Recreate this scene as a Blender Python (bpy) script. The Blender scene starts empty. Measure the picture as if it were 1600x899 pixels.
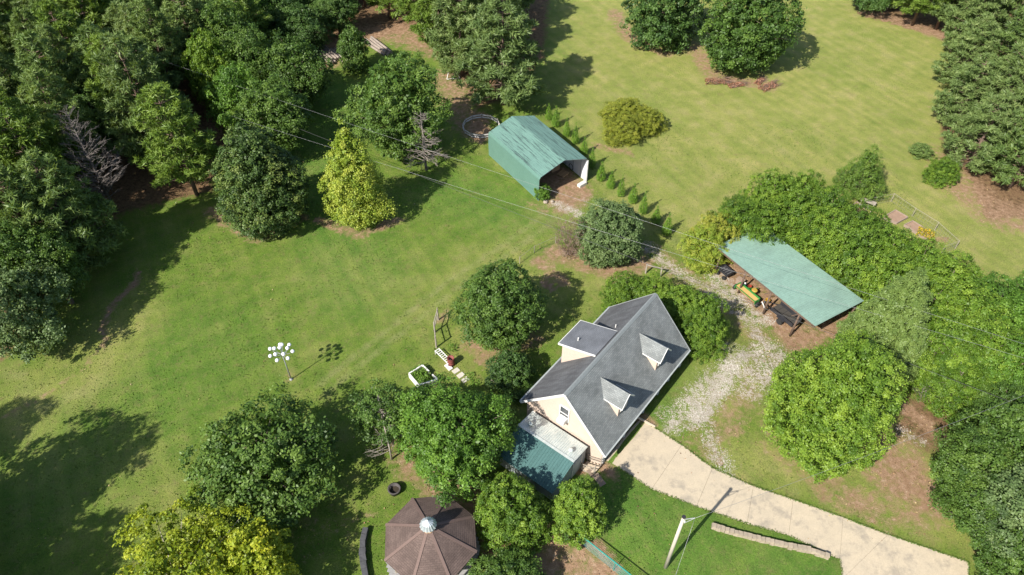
import bpy, math, random
import numpy as np
C = bpy.context.scene
COL = C.collection
R_ = math.radians
rng = np.random.default_rng(7)
random.seed(7)

# ------------------------------------------------------------------ camera, sky, sun, exposure
CAM_H, PITCH, FOC = 50.0, R_(45.5), 1110.0
cam = bpy.data.cameras.new('camera'); cam.sensor_width = 36; cam.lens = 36 * FOC / 1600
cam.clip_start = 0.5; cam.clip_end = 2000
co = bpy.data.objects.new('camera', cam); COL.objects.link(co)
co.location = (0, 0, CAM_H); co.rotation_euler = (math.pi / 2 - PITCH, 0, 0)
C.camera = co
SUN_EL, SH_AZ = R_(41.5), R_(45.5)            # shadows fall towards azimuth 45.5 degrees from +x
w = bpy.data.worlds.new('World'); C.world = w; w.use_nodes = True
nt = w.node_tree; bg = nt.nodes['Background']
sky = nt.nodes.new('ShaderNodeTexSky'); sky.sky_type = 'NISHITA'; sky.sun_disc = False
sky.sun_elevation = SUN_EL
sx, sy = -math.cos(SH_AZ), -math.sin(SH_AZ)   # towards the sun
sky.sun_rotation = math.atan2(sx, sy)
nt.links.new(sky.outputs[0], bg.inputs[0]); bg.inputs[1].default_value = 0.10
sl = bpy.data.lights.new('sun', 'SUN'); sl.energy = 5.0; sl.angle = R_(0.55); sl.color = (1, .95, .86)
so = bpy.data.objects.new('sun', sl); COL.objects.link(so)
so.rotation_euler = (math.pi / 2 - SUN_EL, 0, math.atan2(sy, sx) + math.pi / 2)
C.view_settings.view_transform = 'Standard'; C.view_settings.look = 'None'
C.view_settings.exposure = 0.82; C.view_settings.gamma = 1
C.cycles.max_bounces = 6; C.cycles.transparent_max_bounces = 4
C.cycles.diffuse_bounces = 3; C.cycles.transmission_bounces = 3; C.cycles.glossy_bounces = 2
C.cycles.use_denoising = True

# ------------------------------------------------------------------ terrain and survey helpers
HC = np.array([8.0, 36.37]); HA = R_(-38.4)
HU = np.array([math.cos(HA), math.sin(HA)]); HV = np.array([-math.sin(HA), math.cos(HA)])
def sst(a, b, x):
    t = np.clip((np.asarray(x, float) - a) / (b - a), 0, 1); return t * t * (3 - 2 * t)
def T(x, y):
    """height of the ground: a low rise on the garage side of the house"""
    x = np.asarray(x, float); y = np.asarray(y, float)
    lx = (x - HC[0]) * HU[0] + (y - HC[1]) * HU[1]; ly = (x - HC[0]) * HV[0] + (y - HC[1]) * HV[1]
    return 0.8 * sst(2.6, 4.4, lx) * (1 - sst(7, 22, lx)) * (1 - sst(8, 16, np.abs(ly)))
def G(px, py, z=0.0):
    u = (px - 800) / FOC; v = -(py - 449.5) / FOC
    d = (u, math.cos(PITCH) + v * math.sin(PITCH), -math.sin(PITCH) + v * math.cos(PITCH))
    t = (z - CAM_H) / d[2]
    return np.array([t * d[0], t * d[1]])
def W(px, py, z=0.0):
    """place on the ground (or z metres above it) seen in the survey photo at px, py"""
    g = 0.0
    for _ in range(5):
        p = G(px, py, z + g); g = float(T(*p))
    return p
def L(o, label, cat, group=None, kind=None):
    o['label'] = label; o['category'] = cat
    if group: o['group'] = group
    if kind: o['kind'] = kind
    return o
def thing(name, label, cat, loc, rotz=0.0, group=None):
    o = bpy.data.objects.new(name, None); COL.objects.link(o)
    o.empty_display_size = .2
    o.location = loc; o.rotation_euler = (0, 0, rotz)
    return L(o, label, cat, group)
def at(p, z=0.0):
    return (float(p[0]), float(p[1]), float(T(*p[:2])) + z)

# ------------------------------------------------------------------ materials
MATS = {}
def ramp(nt, fac, cols):
    r = nt.nodes.new('ShaderNodeValToRGB'); e = r.color_ramp.elements
    while len(e) < len(cols): e.new(0.5)
    for i, (p, c) in enumerate(cols): e[i].position = p; e[i].color = (*c, 1)
    if fac is not None: nt.links.new(fac, r.inputs[0])
    return r.outputs[0]
def noise(nt, vec, scale, detail=4, rough=.55):
    n = nt.nodes.new('ShaderNodeTexNoise'); n.inputs['Scale'].default_value = scale
    n.inputs['Detail'].default_value = detail; n.inputs['Roughness'].default_value = rough
    nt.links.new(vec, n.inputs['Vector']); return n.outputs[0]
def mixc(nt, fac, a, b, mode='MIX'):
    m = nt.nodes.new('ShaderNodeMix'); m.data_type = 'RGBA'; m.blend_type = mode
    for s, v in ((0, fac), (6, a), (7, b)):
        if isinstance(v, (int, float)): m.inputs[s].default_value = v
        elif isinstance(v, tuple): m.inputs[s].default_value = (*v, 1)
        else: nt.links.new(v, m.inputs[s])
    return m.outputs[2]
def mathn(nt, op, a, b=None, clamp=False):
    m = nt.nodes.new('ShaderNodeMath'); m.operation = op; m.use_clamp = clamp
    for s, v in ((0, a), (1, b)):
        if v is None: continue
        if isinstance(v, (int, float)): m.inputs[s].default_value = v
        else: nt.links.new(v, m.inputs[s])
    return m.outputs[0]
def coords(nt, kind='Object', scale=(1, 1, 1)):
    t = nt.nodes.new('ShaderNodeTexCoord'); m = nt.nodes.new('ShaderNodeMapping')
    m.inputs['Scale'].default_value = scale
    nt.links.new(t.outputs[kind], m.inputs[0]); return m.outputs[0]
def newmat(name):
    m = bpy.data.materials.new(name); m.use_nodes = True; nt = m.node_tree
    b = nt.nodes['Principled BSDF']; MATS[name] = m
    return m, nt, b
def mat(name, c1, c2=None, scale=3.0, rough=.8, metal=0.0, bump=.0, bscale=20.0, stretch=(1, 1, 1), spec=.3, stain=None, stain_scale=(1, 1, 1)):
    if name in MATS: return MATS[name]
    m, nt, b = newmat(name)
    c2 = c2 or tuple(x * .75 for x in c1)
    v = coords(nt, 'Object', stretch)
    n = noise(nt, v, scale, 5)
    col = ramp(nt, n, [(.3, c2), (.7, c1)])
    n2 = noise(nt, v, scale * 9, 3)
    col = mixc(nt, .35, col, ramp(nt, n2, [(.3, tuple(x * .7 for x in c1)), (.7, tuple(min(1, x * 1.15) for x in c1))]))
    if stain:
        sv = coords(nt, 'Object', stain_scale)
        col = mixc(nt, ramp(nt, noise(nt, sv, 1.0, 6, .7), [(.50, (0, 0, 0)), (.64, (.85, .85, .85))]), col, stain)
    nt.links.new(col, b.inputs['Base Color'])
    b.inputs['Roughness'].default_value = rough; b.inputs['Metallic'].default_value = metal
    b.inputs['Specular IOR Level'].default_value = spec
    if bump:
        bn = nt.nodes.new('ShaderNodeBump'); bn.inputs['Strength'].default_value = bump; bn.inputs['Distance'].default_value = .03
        nt.links.new(noise(nt, v, bscale, 4), bn.inputs['Height']); nt.links.new(bn.outputs[0], b.inputs['Normal'])
    return m
def leafmat(name, dark, mid, bright, trans=.3, rough=.5, objvar=.12):
    if name in MATS: return MATS[name]
    m, nt, b = newmat(name)
    a = nt.nodes.new('ShaderNodeAttribute'); a.attribute_name = 'tint'
    oi = nt.nodes.new('ShaderNodeObjectInfo')
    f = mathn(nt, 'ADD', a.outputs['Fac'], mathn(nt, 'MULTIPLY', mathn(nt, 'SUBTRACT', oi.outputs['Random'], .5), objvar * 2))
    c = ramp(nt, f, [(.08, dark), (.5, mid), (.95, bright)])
    nt.links.new(c, b.inputs['Base Color']); b.inputs['Roughness'].default_value = rough
    b.inputs['Specular IOR Level'].default_value = .35
    t = nt.nodes.new('ShaderNodeBsdfTranslucent')
    nt.links.new(mixc(nt, 1.0, c, (1.25, 1.15, .45), 'MULTIPLY'), t.inputs[0])
    mx = nt.nodes.new('ShaderNodeMixShader'); mx.inputs[0].default_value = trans
    nt.links.new(b.outputs[0], mx.inputs[1]); nt.links.new(t.outputs[0], mx.inputs[2])
    nt.links.new(mx.outputs[0], nt.nodes['Material Output'].inputs[0])
    return m
def shingle(name, c1, c2, c3, sx=1.0, wear=None, axis='y'):
    """laminated shingles: tabs laid in courses (the courses themselves are stepped geometry)"""
    m, nt, b = newmat(name)
    t = nt.nodes.new('ShaderNodeTexCoord')
    br = nt.nodes.new('ShaderNodeTexBrick'); br.offset = .5
    nt.links.new(t.outputs['UV'], br.inputs['Vector'])
    for k, v in (('Scale', 1.0), ('Mortar Size', .012), ('Brick Width', .30), ('Row Height', .145), ('Bias', 0.0)): br.inputs[k].default_value = v
    br.inputs['Color1'].default_value = (*c1, 1); br.inputs['Color2'].default_value = (*c2, 1); br.inputs['Mortar'].default_value = (*c3, 1)
    v = coords(nt, 'UV')
    col = mixc(nt, .45, br.outputs[0], ramp(nt, noise(nt, v, 28, 3), [(.3, c3), (.7, tuple(x * 1.25 for x in c1))]))
    big = ramp(nt, noise(nt, v, .6, 5), [(.35, (.75,) * 3), (.65, (1.12,) * 3)])
    col = mixc(nt, 1.0, col, big, 'MULTIPLY')
    if wear:
        sv = coords(nt, 'UV', (1.6, .35, 1))
        col = mixc(nt, ramp(nt, noise(nt, sv, 1.0, 6, .65), [(.42, (0, 0, 0)), (.62, (.8,) * 3)]), col, wear)
    nt.links.new(col, b.inputs['Base Color']); b.inputs['Roughness'].default_value = .9
    b.inputs['Specular IOR Level'].default_value = .2
    bn = nt.nodes.new('ShaderNodeBump'); bn.inputs['Strength'].default_value = .5; bn.inputs['Distance'].default_value = .02
    nt.links.new(noise(nt, v, 60, 2), bn.inputs['Height']); nt.links.new(bn.outputs[0], b.inputs['Normal'])
    return m

# ------------------------------------------------------------------ mesh builder
class MB:
    def __init__(s): s.v = []; s.f = []; s.uv = None
    def add(s, vs, fs):
        o = len(s.v); s.v += [tuple(map(float, p)) for p in vs]; s.f += [tuple(i + o for i in f) for f in fs]; return s
    def box(s, c, d, rz=0.0, rx=0.0, ry=0.0):
        x, y, z = (k / 2 for k in d); out = []
        for a, b, e in ((-x, -y, -z), (x, -y, -z), (x, y, -z), (-x, y, -z), (-x, -y, z), (x, -y, z), (x, y, z), (-x, y, z)):
            b, e = b * math.cos(rx) - e * math.sin(rx), b * math.sin(rx) + e * math.cos(rx)
            a, e = a * math.cos(ry) + e * math.sin(ry), -a * math.sin(ry) + e * math.cos(ry)
            a, b = a * math.cos(rz) - b * math.sin(rz), a * math.sin(rz) + b * math.cos(rz)
            out.append((c[0] + a, c[1] + b, c[2] + e))
        return s.add(out, [(0, 3, 2, 1), (4, 5, 6, 7), (0, 1, 5, 4), (1, 2, 6, 5), (2, 3, 7, 6), (3, 0, 4, 7)])
    def beam(s, p, q, wd, ht):
        """squared timber from p to q"""
        p = np.array(p, float); q = np.array(q, float); d = q - p; n = np.linalg.norm(d); d /= n
        up = np.array((0, 0, 1.)) if abs(d[2]) < .95 else np.array((1., 0, 0))
        a = np.cross(d, up); a /= np.linalg.norm(a); b = np.cross(a, d)
        a *= wd / 2; b *= ht / 2
        vs = [p - a - b, p + a - b, p + a + b, p - a + b, q - a - b, q + a - b, q + a + b, q - a + b]
        return s.add(vs, [(0, 1, 2, 3), (7, 6, 5, 4), (0, 4, 5, 1), (1, 5, 6, 2), (2, 6, 7, 3), (3, 7, 4, 0)])
    def poly(s, pts, z0, z1):
        n = len(pts); vs = [(p[0], p[1], z0) for p in pts] + [(p[0], p[1], z1) for p in pts]
        return s.add(vs, [tuple(range(n - 1, -1, -1)), tuple(range(n, 2 * n))] + [(i, (i + 1) % n, n + (i + 1) % n, n + i) for i in range(n)])
    def tube(s, pts, rad, n=6, cap=True):
        pts = [np.array(p, float) for p in pts]; rs = rad if hasattr(rad, '__len__') else [rad] * len(pts)
        vs = []; prev = None
        for i, p in enumerate(pts):
            d = pts[min(i + 1, len(pts) - 1)] - pts[max(i - 1, 0)]; d /= (np.linalg.norm(d) + 1e-9)
            a = np.cross(d, (0, 0, 1.)) if abs(d[2]) < .9 else np.cross(d, (0, 1., 0))
            a /= np.linalg.norm(a); b = np.cross(d, a)
            for k in range(n):
                t = 2 * math.pi * k / n; vs.append(p + rs[i] * (math.cos(t) * a + math.sin(t) * b))
        fs = [(i * n + k, i * n + (k + 1) % n, (i + 1) * n + (k + 1) % n, (i + 1) * n + k) for i in range(len(pts) - 1) for k in range(n)]
        if cap: fs += [tuple(range(n - 1, -1, -1)), tuple(range((len(pts) - 1) * n, len(pts) * n))]
        return s.add(vs, fs)
    def lathe(s, c, prof, n=12):
        """prof = (radius, z) pairs from bottom to top"""
        vs = [(c[0] + r * math.cos(2 * math.pi * k / n), c[1] + r * math.sin(2 * math.pi * k / n), c[2] + z) for r, z in prof for k in range(n)]
        fs = [(i * n + k, i * n + (k + 1) % n, (i + 1) * n + (k + 1) % n, (i + 1) * n + k) for i in range(len(prof) - 1) for k in range(n)]
        fs += [tuple(range(n - 1, -1, -1)), tuple(range((len(prof) - 1) * n, len(prof) * n))]
        return s.add(vs, fs)
    def sphere(s, c, r, n=12, m=7, sz=1.0):
        return s.lathe(c, [(r * math.sin(math.pi * (i + .02) / (m + .04)), -r * sz * math.cos(math.pi * (i + .02) / (m + .04))) for i in range(m + 1)], n)
    def slab(s, P4, th):
        """plate with top corners P4 (anticlockwise from above) and a thickness measured down its normal"""
        P4 = [np.array(p, float) for p in P4]; n = np.cross(P4[1] - P4[0], P4[-1] - P4[0]); n /= np.linalg.norm(n)
        k = len(P4); vs = [p - n * th for p in P4] + P4
        return s.add(vs, [tuple(range(k - 1, -1, -1)), tuple(range(k, 2 * k))] + [(i, (i + 1) % k, k + (i + 1) % k, k + i) for i in range(k)])
    def mesh(s, name, m=None, smooth=False):
        me = bpy.data.meshes.new(name); me.from_pydata(s.v, [], s.f)
        if m: me.materials.append(m)
        if smooth: me.polygons.foreach_set('use_smooth', [True] * len(me.polygons))
        if s.uv is not None:
            l = me.uv_layers.new(name='UVMap'); idx = np.zeros(len(me.loops), int); me.loops.foreach_get('vertex_index', idx)
            l.data.foreach_set('uv', np.array(s.uv, float)[idx].ravel())
        me.update(); return me
    def build(s, name, m, parent=None, smooth=False, loc=None, rz=0.0):
        o = bpy.data.objects.new(name, s.mesh(name, m, smooth)); COL.objects.link(o)
        if parent: o.parent = parent
        if loc is not None: o.location = loc
        if rz: o.rotation_euler = (0, 0, rz)
        return o
def link(name, me, parent=None, loc=(0, 0, 0), rot=(0, 0, 0), scale=(1, 1, 1)):
    o = bpy.data.objects.new(name, me); COL.objects.link(o)
    if parent: o.parent = parent
    o.location = loc; o.rotation_euler = rot; o.scale = scale
    return o

# ================================================================== GROUND
def axis(a, b, fine, lo, hi, mid, far):
    fi = np.arange(lo, hi + 1e-6, fine)
    l1 = np.arange(lo - mid, a, -mid)[::-1]; r1 = np.arange(hi + mid, b, mid)
    return np.concatenate([[-far, -far * .6, a - 12] if a > -far else [], l1, fi, r1, [b + 12, far * .6, far]])
gx = axis(-100, 100, .45, -52, 56, 1.2, 420)
gy = np.concatenate([[-300, -120, -50, -15, 0, 8, 12, 15], np.arange(17, 84, .45), np.arange(85, 135, 1.2), [150, 190, 260, 420]])
X, Y = np.meshgrid(gx, gy); NX, NY = len(gx), len(gy)
near = ((X > -60) & (X < 62) & (Y > 14) & (Y < 90))
undul = .03 * np.sin(X * .37 + 1) * np.cos(Y * .29) * near
M = {k: np.zeros(X.shape) for k in ('dirt', 'gravel', 'dry', 'litter', 'lush', 'track')}
def segd(P, Q):
    vx, vy = Q - P; t = np.clip(((X - P[0]) * vx + (Y - P[1]) * vy) / (vx * vx + vy * vy + 1e-9), 0, 1)
    return np.hypot(X - P[0] - t * vx, Y - P[1] - t * vy)
def paint(ch, pts, r, s=1.0, soft=.7, world=False):
    ps = [np.array(p, float) if world else W(*p) for p in pts]
    d = np.min([segd(ps[i], ps[min(i + 1, len(ps) - 1)]) for i in range(max(1, len(ps) - 1))], axis=0)
    M[ch] = np.maximum(M[ch], s * (1 - sst(r * (1 - soft), r * (1 + soft * .4), d)))
def area(ch, pts, s=1.0, soft=1.5):
    ps = [W(*p) for p in pts]; ins = np.zeros(X.shape, bool); n = len(ps)
    for i in range(n):
        a, b = ps[i], ps[(i + 1) % n]
        ins ^= ((a[1] > Y) != (b[1] > Y)) & (X < (b[0] - a[0]) * (Y - a[1]) / (b[1] - a[1] + 1e-12) + a[0])
    d = np.min([segd(ps[i], ps[(i + 1) % n]) for i in range(n)], axis=0) * np.where(ins, 1, -1)
    M[ch] = np.maximum(M[ch], s * sst(-soft, soft, d))
# the open field on the right is drier and yellower
area('dry', [(840, -150), (860, 100), (900, 230), (960, 330), (1060, 400), (1330, 380), (1640, 520), (2300, 460), (1800, -150)], .8, 5)
area('dry', [(820, 400), (1000, 430), (1140, 450), (1260, 560), (1200, 640), (1050, 680), (1100, 560), (930, 470), (760, 560), (700, 620), (640, 600)], .6, 3)
area('dry', [(1100, 690), (1400, 640), (1520, 760), (1560, 899), (1500, 860), (1300, 790), (1150, 750)], .75, 2)
paint('dry', [(520, 420), (640, 470), (800, 400), (860, 330)], 5, .4, .9); paint('dry', [(40, 640), (130, 590), (190, 500)], 5, .7, .9)
paint('dry', [(60, 700), (260, 760), (300, 860)], 5, .35, .9)
paint('lush', [(500, 150), (490, 260), (560, 440)], 6, .8); paint('lush', [(820, 340), (700, 300)], 5, .7); paint('lush', [(100, 700), (300, 560)], 9, .5)
paint('lush', [(880, 90), (860, 10)], 7, .6); paint('lush', [(1060, 830), (960, 760)], 6, .9); paint('lush', [(1200, 880), (1300, 890)], 3, .9); paint('lush', [(1080, 600), (1020, 650)], 2.5, .9)
for off in (0, 12): paint('track', [(500 + off, 600 + off), (600 + off, 520 + off), (700 + off, 440 + off), (790 + off, 380 + off), (850 + off, 335 + off)], .42, .55)
for off in (0, 9): paint('track', [(845 + off, 330 + off * 2), (880 + off, 300 + off)], .4, .5)
paint('track', [(880, 235), (960, 300), (1060, 380)], .5, .4); paint('track', [(930, 175), (1000, 240), (1090, 330)], .5, .25); paint('track', [(1150, 160), (1250, 260), (1330, 300)], .5, .3)
paint('track', [(0, 545), (60, 640), (160, 600)], .9, .35)
# forest floor
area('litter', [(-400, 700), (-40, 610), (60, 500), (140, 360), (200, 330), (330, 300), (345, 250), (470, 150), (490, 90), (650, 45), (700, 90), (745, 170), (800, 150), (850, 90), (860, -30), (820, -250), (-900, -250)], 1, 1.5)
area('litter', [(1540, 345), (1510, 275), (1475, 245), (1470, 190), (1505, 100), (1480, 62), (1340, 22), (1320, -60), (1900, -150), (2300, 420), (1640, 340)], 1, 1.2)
for p in (((1445, 660),), ((1560, 700),), ((1580, 800),), ((1600, 880),)): paint('litter', [p[0]], 4, .8)
# bare soil
for ch, pts, r, s in (
    ('dirt', [(330, 330), (400, 372), (470, 340)], 1.3, .8), ('dirt', [(500, 345), (560, 368), (620, 345)], 1.0, .8),
    ('dirt', [(735, 540), (760, 562), (835, 530)], 1.5, .7), ('dirt', [(690, 500), (700, 485)], .7, .7), ('dirt', [(690, 590), (650, 640)], 1.0, .3),
    ('dirt', [(840, 408), (880, 440)], 1.2, .8), ('dirt', [(848, 440), (862, 452)], .6, 1), ('dirt', [(870, 395), (960, 425), (1000, 410)], 2.0, .85),
    ('dirt', [(1115, 400), (1170, 450), (1240, 520), (1270, 560)], 2.6, 1), ('dirt', [(1170, 400), (1290, 490)], 5.0, 1),
    ('dirt', [(870, 270), (905, 300), (880, 320)], 2.3, .95), ('dirt', [(830, 320), (850, 330)], 1.0, .6),
    ('dirt', [(700, 120), (715, 165), (740, 200)], 3.2, .8), ('dirt', [(745, 185), (750, 212)], 2.2, 1),
    ('dirt', [(500, 95), (560, 55), (620, 50), (690, 75)], 4.6, .85), ('dirt', [(960, 20), (985, 60), (1040, 82)], 2.0, .8),
    ('dirt', [(1080, 70), (1115, 122), (1200, 135)], 2.0, .8), ('dirt', [(930, 228), (985, 240)], .9, .7),
    ('dirt', [(1480, 60), (1420, 38), (1360, 22)], 2.2, .9), ('dirt', [(1490, 280), (1560, 335), (1640, 350)], 4.0, .8), ('dirt', [(1455, 235), (1500, 300)], 2.0, .6),
    ('dirt', [(1395, 620), (1430, 650), (1485, 690)], .9, 1), ('dirt', [(1375, 660), (1420, 700), (1450, 740)], .9, .8), ('dirt', [(1370, 700), (1400, 740), (1440, 770)], 3.4, .9), ('dirt', [(1290, 760), (1350, 790), (1420, 800)], 2.2, .7),
    ('dirt', [(1315, 780), (1340, 775)], .9, .8), ('dirt', [(1340, 780), (1400, 800)], 2.0, .45), ('dirt', [(1205, 700), (1280, 740)], 1.6, .6),
    ('dirt', [(690, 760), (740, 775), (800, 880), (900, 870)], 2.4, .9), ('dirt', [(850, 860), (930, 899)], 2.6, .9), ('dirt', [(930, 845), (960, 890)], .6, 1),
    ('dirt', [(905, 735), (930, 725), (960, 745)], .8, .9), ('dirt', [(610, 690), (640, 740)], 1.5, .7), ('dirt', [(445, 855), (560, 800)], 2.5, .35),
    ('dirt', [(215, 425), (210, 445), (176, 475), (158, 515), (168, 530)], .55, .9), ('dirt', [(140, 420), (120, 428)], .7, .6), ('dirt', [(168, 530), (130, 575), (70, 620), (0, 655)], .5, .55),
    ('dirt', [(450, 590)], .8, .6), ('dirt', [(1125, 722)], .55, 1), ('dirt', [(1180, 640), (1230, 720)], .9, .5),
    ('dirt', [(1330, 330), (1350, 345)], 1.0, .7), ('dirt', [(1460, 378), (1480, 372)], .6, .7), ('dirt', [(970, 350), (1010, 395)], 1.6, .4),
    ('dirt', [(1025, 395), (1080, 440), (1150, 490), (1210, 545)], .8, .6), ('dirt', [(1100, 700), (1070, 670)], 1.0, .4), ('dirt', [(1000, 650), (1020, 662)], .8, .8),
    ('dirt', [(1385, 140), (1370, 165)], 3.0, .25), ('dirt', [(1440, 160), (1400, 200)], 3.0, .2),
    ('gravel', [(1012, 385), (1050, 420), (1110, 455), (1170, 505), (1200, 548)], 1.1, .55),
    ('gravel', [(1200, 548), (1185, 590), (1145, 575), (1110, 610), (1085, 640), (1060, 655)], 2.1, .62), ('gravel', [(1140, 575), (1115, 620), (1090, 650)], 1.3, .8), ('gravel', [(1150, 560), (1170, 600)], 2.4, .6),
    ('gravel', [(1095, 640), (1110, 690), (1135, 730)], 1.1, .5), ('gravel', [(1120, 435), (1160, 480), (1190, 500)], 1.6, .6), ('dirt', [(1015, 390), (1060, 425), (1120, 462), (1180, 515), (1200, 560), (1160, 620), (1120, 680), (1090, 690)], 2.2, .62),
    ('gravel', [(870, 320), (905, 335)], .9, .7), ('gravel', [(900, 315), (940, 310)], 1.2, .25), ('gravel', [(1440, 690), (1400, 670)], .8, .5)):
    paint(ch, pts, r, s)
paint('dirt', [(2.9 - 2.2, 69 + 3.5), (2.9 + 2, 69 - 3)], 3.2, 1, .3, world=True)
zg = T(X, Y) + undul
me = bpy.data.meshes.new('lawn_ground'); nv = X.size
me.vertices.add(nv); me.vertices.foreach_set('co', np.stack([X, Y, zg], -1).ravel())
ii = (np.arange(NY - 1)[:, None] * NX + np.arange(NX - 1)[None]).ravel()
q = np.stack([ii, ii + 1, ii + 1 + NX, ii + NX], -1)
me.loops.add(q.size); me.loops.foreach_set('vertex_index', q.ravel())
me.polygons.add(len(q)); me.polygons.foreach_set('loop_start', np.arange(len(q)) * 4)
me.polygons.foreach_set('use_smooth', [True] * len(q))
me.update(calc_edges=True)
for k, a in M.items():
    at_ = me.attributes.new(k, 'FLOAT', 'POINT'); at_.data.foreach_set('value', a.ravel().astype(np.float32))
gm, nt, b = newmat('ground')
v = coords(nt)
def attr(n):
    a = nt.nodes.new('ShaderNodeAttribute'); a.attribute_name = n; return a.outputs['Fac']
n_big = noise(nt, v, .09, 4); n_mid = noise(nt, v, .45, 5, .6); n_s = noise(nt, v, 2.2, 5, .65); n_f = noise(nt, v, 9, 4, .7); n_ff = noise(nt, v, 30, 3, .7); n_p = noise(nt, v, .9, 5, .65)
lawn = ramp(nt, n_mid, [(.3, (.088, .160, .022)), (.5, (.122, .190, .030)), (.7, (.175, .215, .050))])
lush = ramp(nt, n_mid, [(.3, (.070, .155, .024)), (.7, (.115, .200, .034))])
dry = ramp(nt, n_mid, [(.3, (.205, .238, .056)), (.5, (.272, .282, .080)), (.72, (.345, .310, .125))])
def dirvec(deg, sx_, sy_):
    r_ = coords(nt, 'Object'); r_.node.inputs['Rotation'].default_value = (0, 0, R_(-deg))
    m_ = nt.nodes.new('ShaderNodeMapping'); m_.inputs['Scale'].default_value = (sx_, sy_, 1); nt.links.new(r_, m_.inputs[0]); return m_.outputs[0]
stripe = noise(nt, dirvec(-62, .035, 1.0), .8, 4, .6)
def mow(deg, w_, dist):
    wv = nt.nodes.new('ShaderNodeTexWave'); wv.inputs['Scale'].default_value = w_; wv.inputs['Distortion'].default_value = dist; wv.inputs['Detail'].default_value = 3; wv.inputs['Detail Scale'].default_value = .25
    wv.bands_direction = 'Y'; nt.links.new(dirvec(deg, .3, 1.0), wv.inputs['Vector']); return wv.outputs['Fac']
mow_a, mow_b = mow(-62, .19, 9.0), mow(38, .13, 11.0)
col = mixc(nt, attr('lush'), lawn, lush)
dm = mathn(nt, 'ADD', attr('dry'), mathn(nt, 'MULTIPLY', mathn(nt, 'SUBTRACT', n_big, .5), 1.1), True)
dm = mathn(nt, 'ADD', dm, mathn(nt, 'MULTIPLY', mathn(nt, 'SUBTRACT', stripe, .5), .9), True)
col = mixc(nt, dm, col, dry)
col = mixc(nt, 1.0, col, ramp(nt, mow_a, [(.2, (.97, .975, .98)), (.8, (1.035, 1.03, 1.01))]), 'MULTIPLY')
col = mixc(nt, mathn(nt, 'SUBTRACT', 1.0, attr('dry'), True), col, mixc(nt, 1.0, col, ramp(nt, mow_b, [(.2, (.95, .96, .97)), (.8, (1.06, 1.04, 1.03))]), 'MULTIPLY'))
trk = mathn(nt, 'MULTIPLY', attr('track'), ramp(nt, n_p, [(.35, (.2,) * 3), (.6, (1,) * 3)]), True)
col = mixc(nt, trk, col, (.25, .26, .105))
# darker weed and clover patches
col = mixc(nt, ramp(nt, noise(nt, v, 1.3, 6, .75), [(.56, (0,) * 3), (.68, (.28,) * 3)]), col, (.060, .130, .025))
# pale thatch and clover speckle
col = mixc(nt, ramp(nt, n_s, [(.5, (0,) * 3), (.75, (.5,) * 3)]), col, (.21, .185, .08))
col = mixc(nt, ramp(nt, noise(nt, v, .8, 6, .7), [(.55, (0,) * 3), (.72, (.38,) * 3)]), col, (.22, .15, .085))
col = mixc(nt, 1.0, col, ramp(nt, n_f, [(.25, (.62,) * 3), (.5, (1.0,) * 3), (.78, (1.38, 1.36, 1.2))]), 'MULTIPLY')
col = mixc(nt, 1.0, col, ramp(nt, n_ff, [(.25, (.68,) * 3), (.75, (1.3,) * 3)]), 'MULTIPLY')
def edge(a, w1=.9, w2=.7, lo=.40, hi=.95):
    e = mathn(nt, 'ADD', attr(a), mathn(nt, 'MULTIPLY', mathn(nt, 'SUBTRACT', n_s, .5), w1))
    e = mathn(nt, 'ADD', e, mathn(nt, 'MULTIPLY', mathn(nt, 'SUBTRACT', n_p, .5), 1.5))
    e = mathn(nt, 'ADD', e, mathn(nt, 'MULTIPLY', mathn(nt, 'SUBTRACT', n_f, .5), w2))
    e = mathn(nt, 'MULTIPLY', e, mathn(nt, 'GREATER_THAN', attr(a), .02))
    return ramp(nt, e, [(lo, (0,) * 3), (hi, (1,) * 3)])
soil = mixc(nt, 1.0, ramp(nt, n_s, [(.3, (.23, .135, .078)), (.6, (.36, .235, .15)), (.75, (.50, .38, .27))]), ramp(nt, n_ff, [(.3, (.65,) * 3), (.7, (1.25,) * 3)]), 'MULTIPLY')
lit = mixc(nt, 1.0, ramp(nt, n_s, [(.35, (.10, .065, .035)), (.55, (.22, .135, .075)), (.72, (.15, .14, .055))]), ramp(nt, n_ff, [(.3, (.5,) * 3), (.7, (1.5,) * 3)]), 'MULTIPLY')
grv = ramp(nt, noise(nt, v, 14, 4, .8), [(.3, (.22, .17, .12)), (.5, (.40, .35, .28)), (.66, (.56, .53, .47))])
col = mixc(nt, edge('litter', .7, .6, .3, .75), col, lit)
col = mixc(nt, edge('dirt'), col, soil)
col = mixc(nt, edge('gravel', 1.6, 2.0, .45, .78), col, grv)
nt.links.new(col, b.inputs['Base Color']); b.inputs['Roughness'].default_value = .95; b.inputs['Specular IOR Level'].default_value = .1
bn = nt.nodes.new('ShaderNodeBump'); bn.inputs['Strength'].default_value = .9; bn.inputs['Distance'].default_value = .09
nt.links.new(mathn(nt, 'ADD', n_f, n_ff), bn.inputs['Height']); nt.links.new(bn.outputs[0], b.inputs['Normal'])
me.materials.append(gm)
go = bpy.data.objects.new('ground', me); COL.objects.link(go)
L(go, 'mown green lawn and dry yellow field around the buildings', 'ground', kind='structure')

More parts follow.
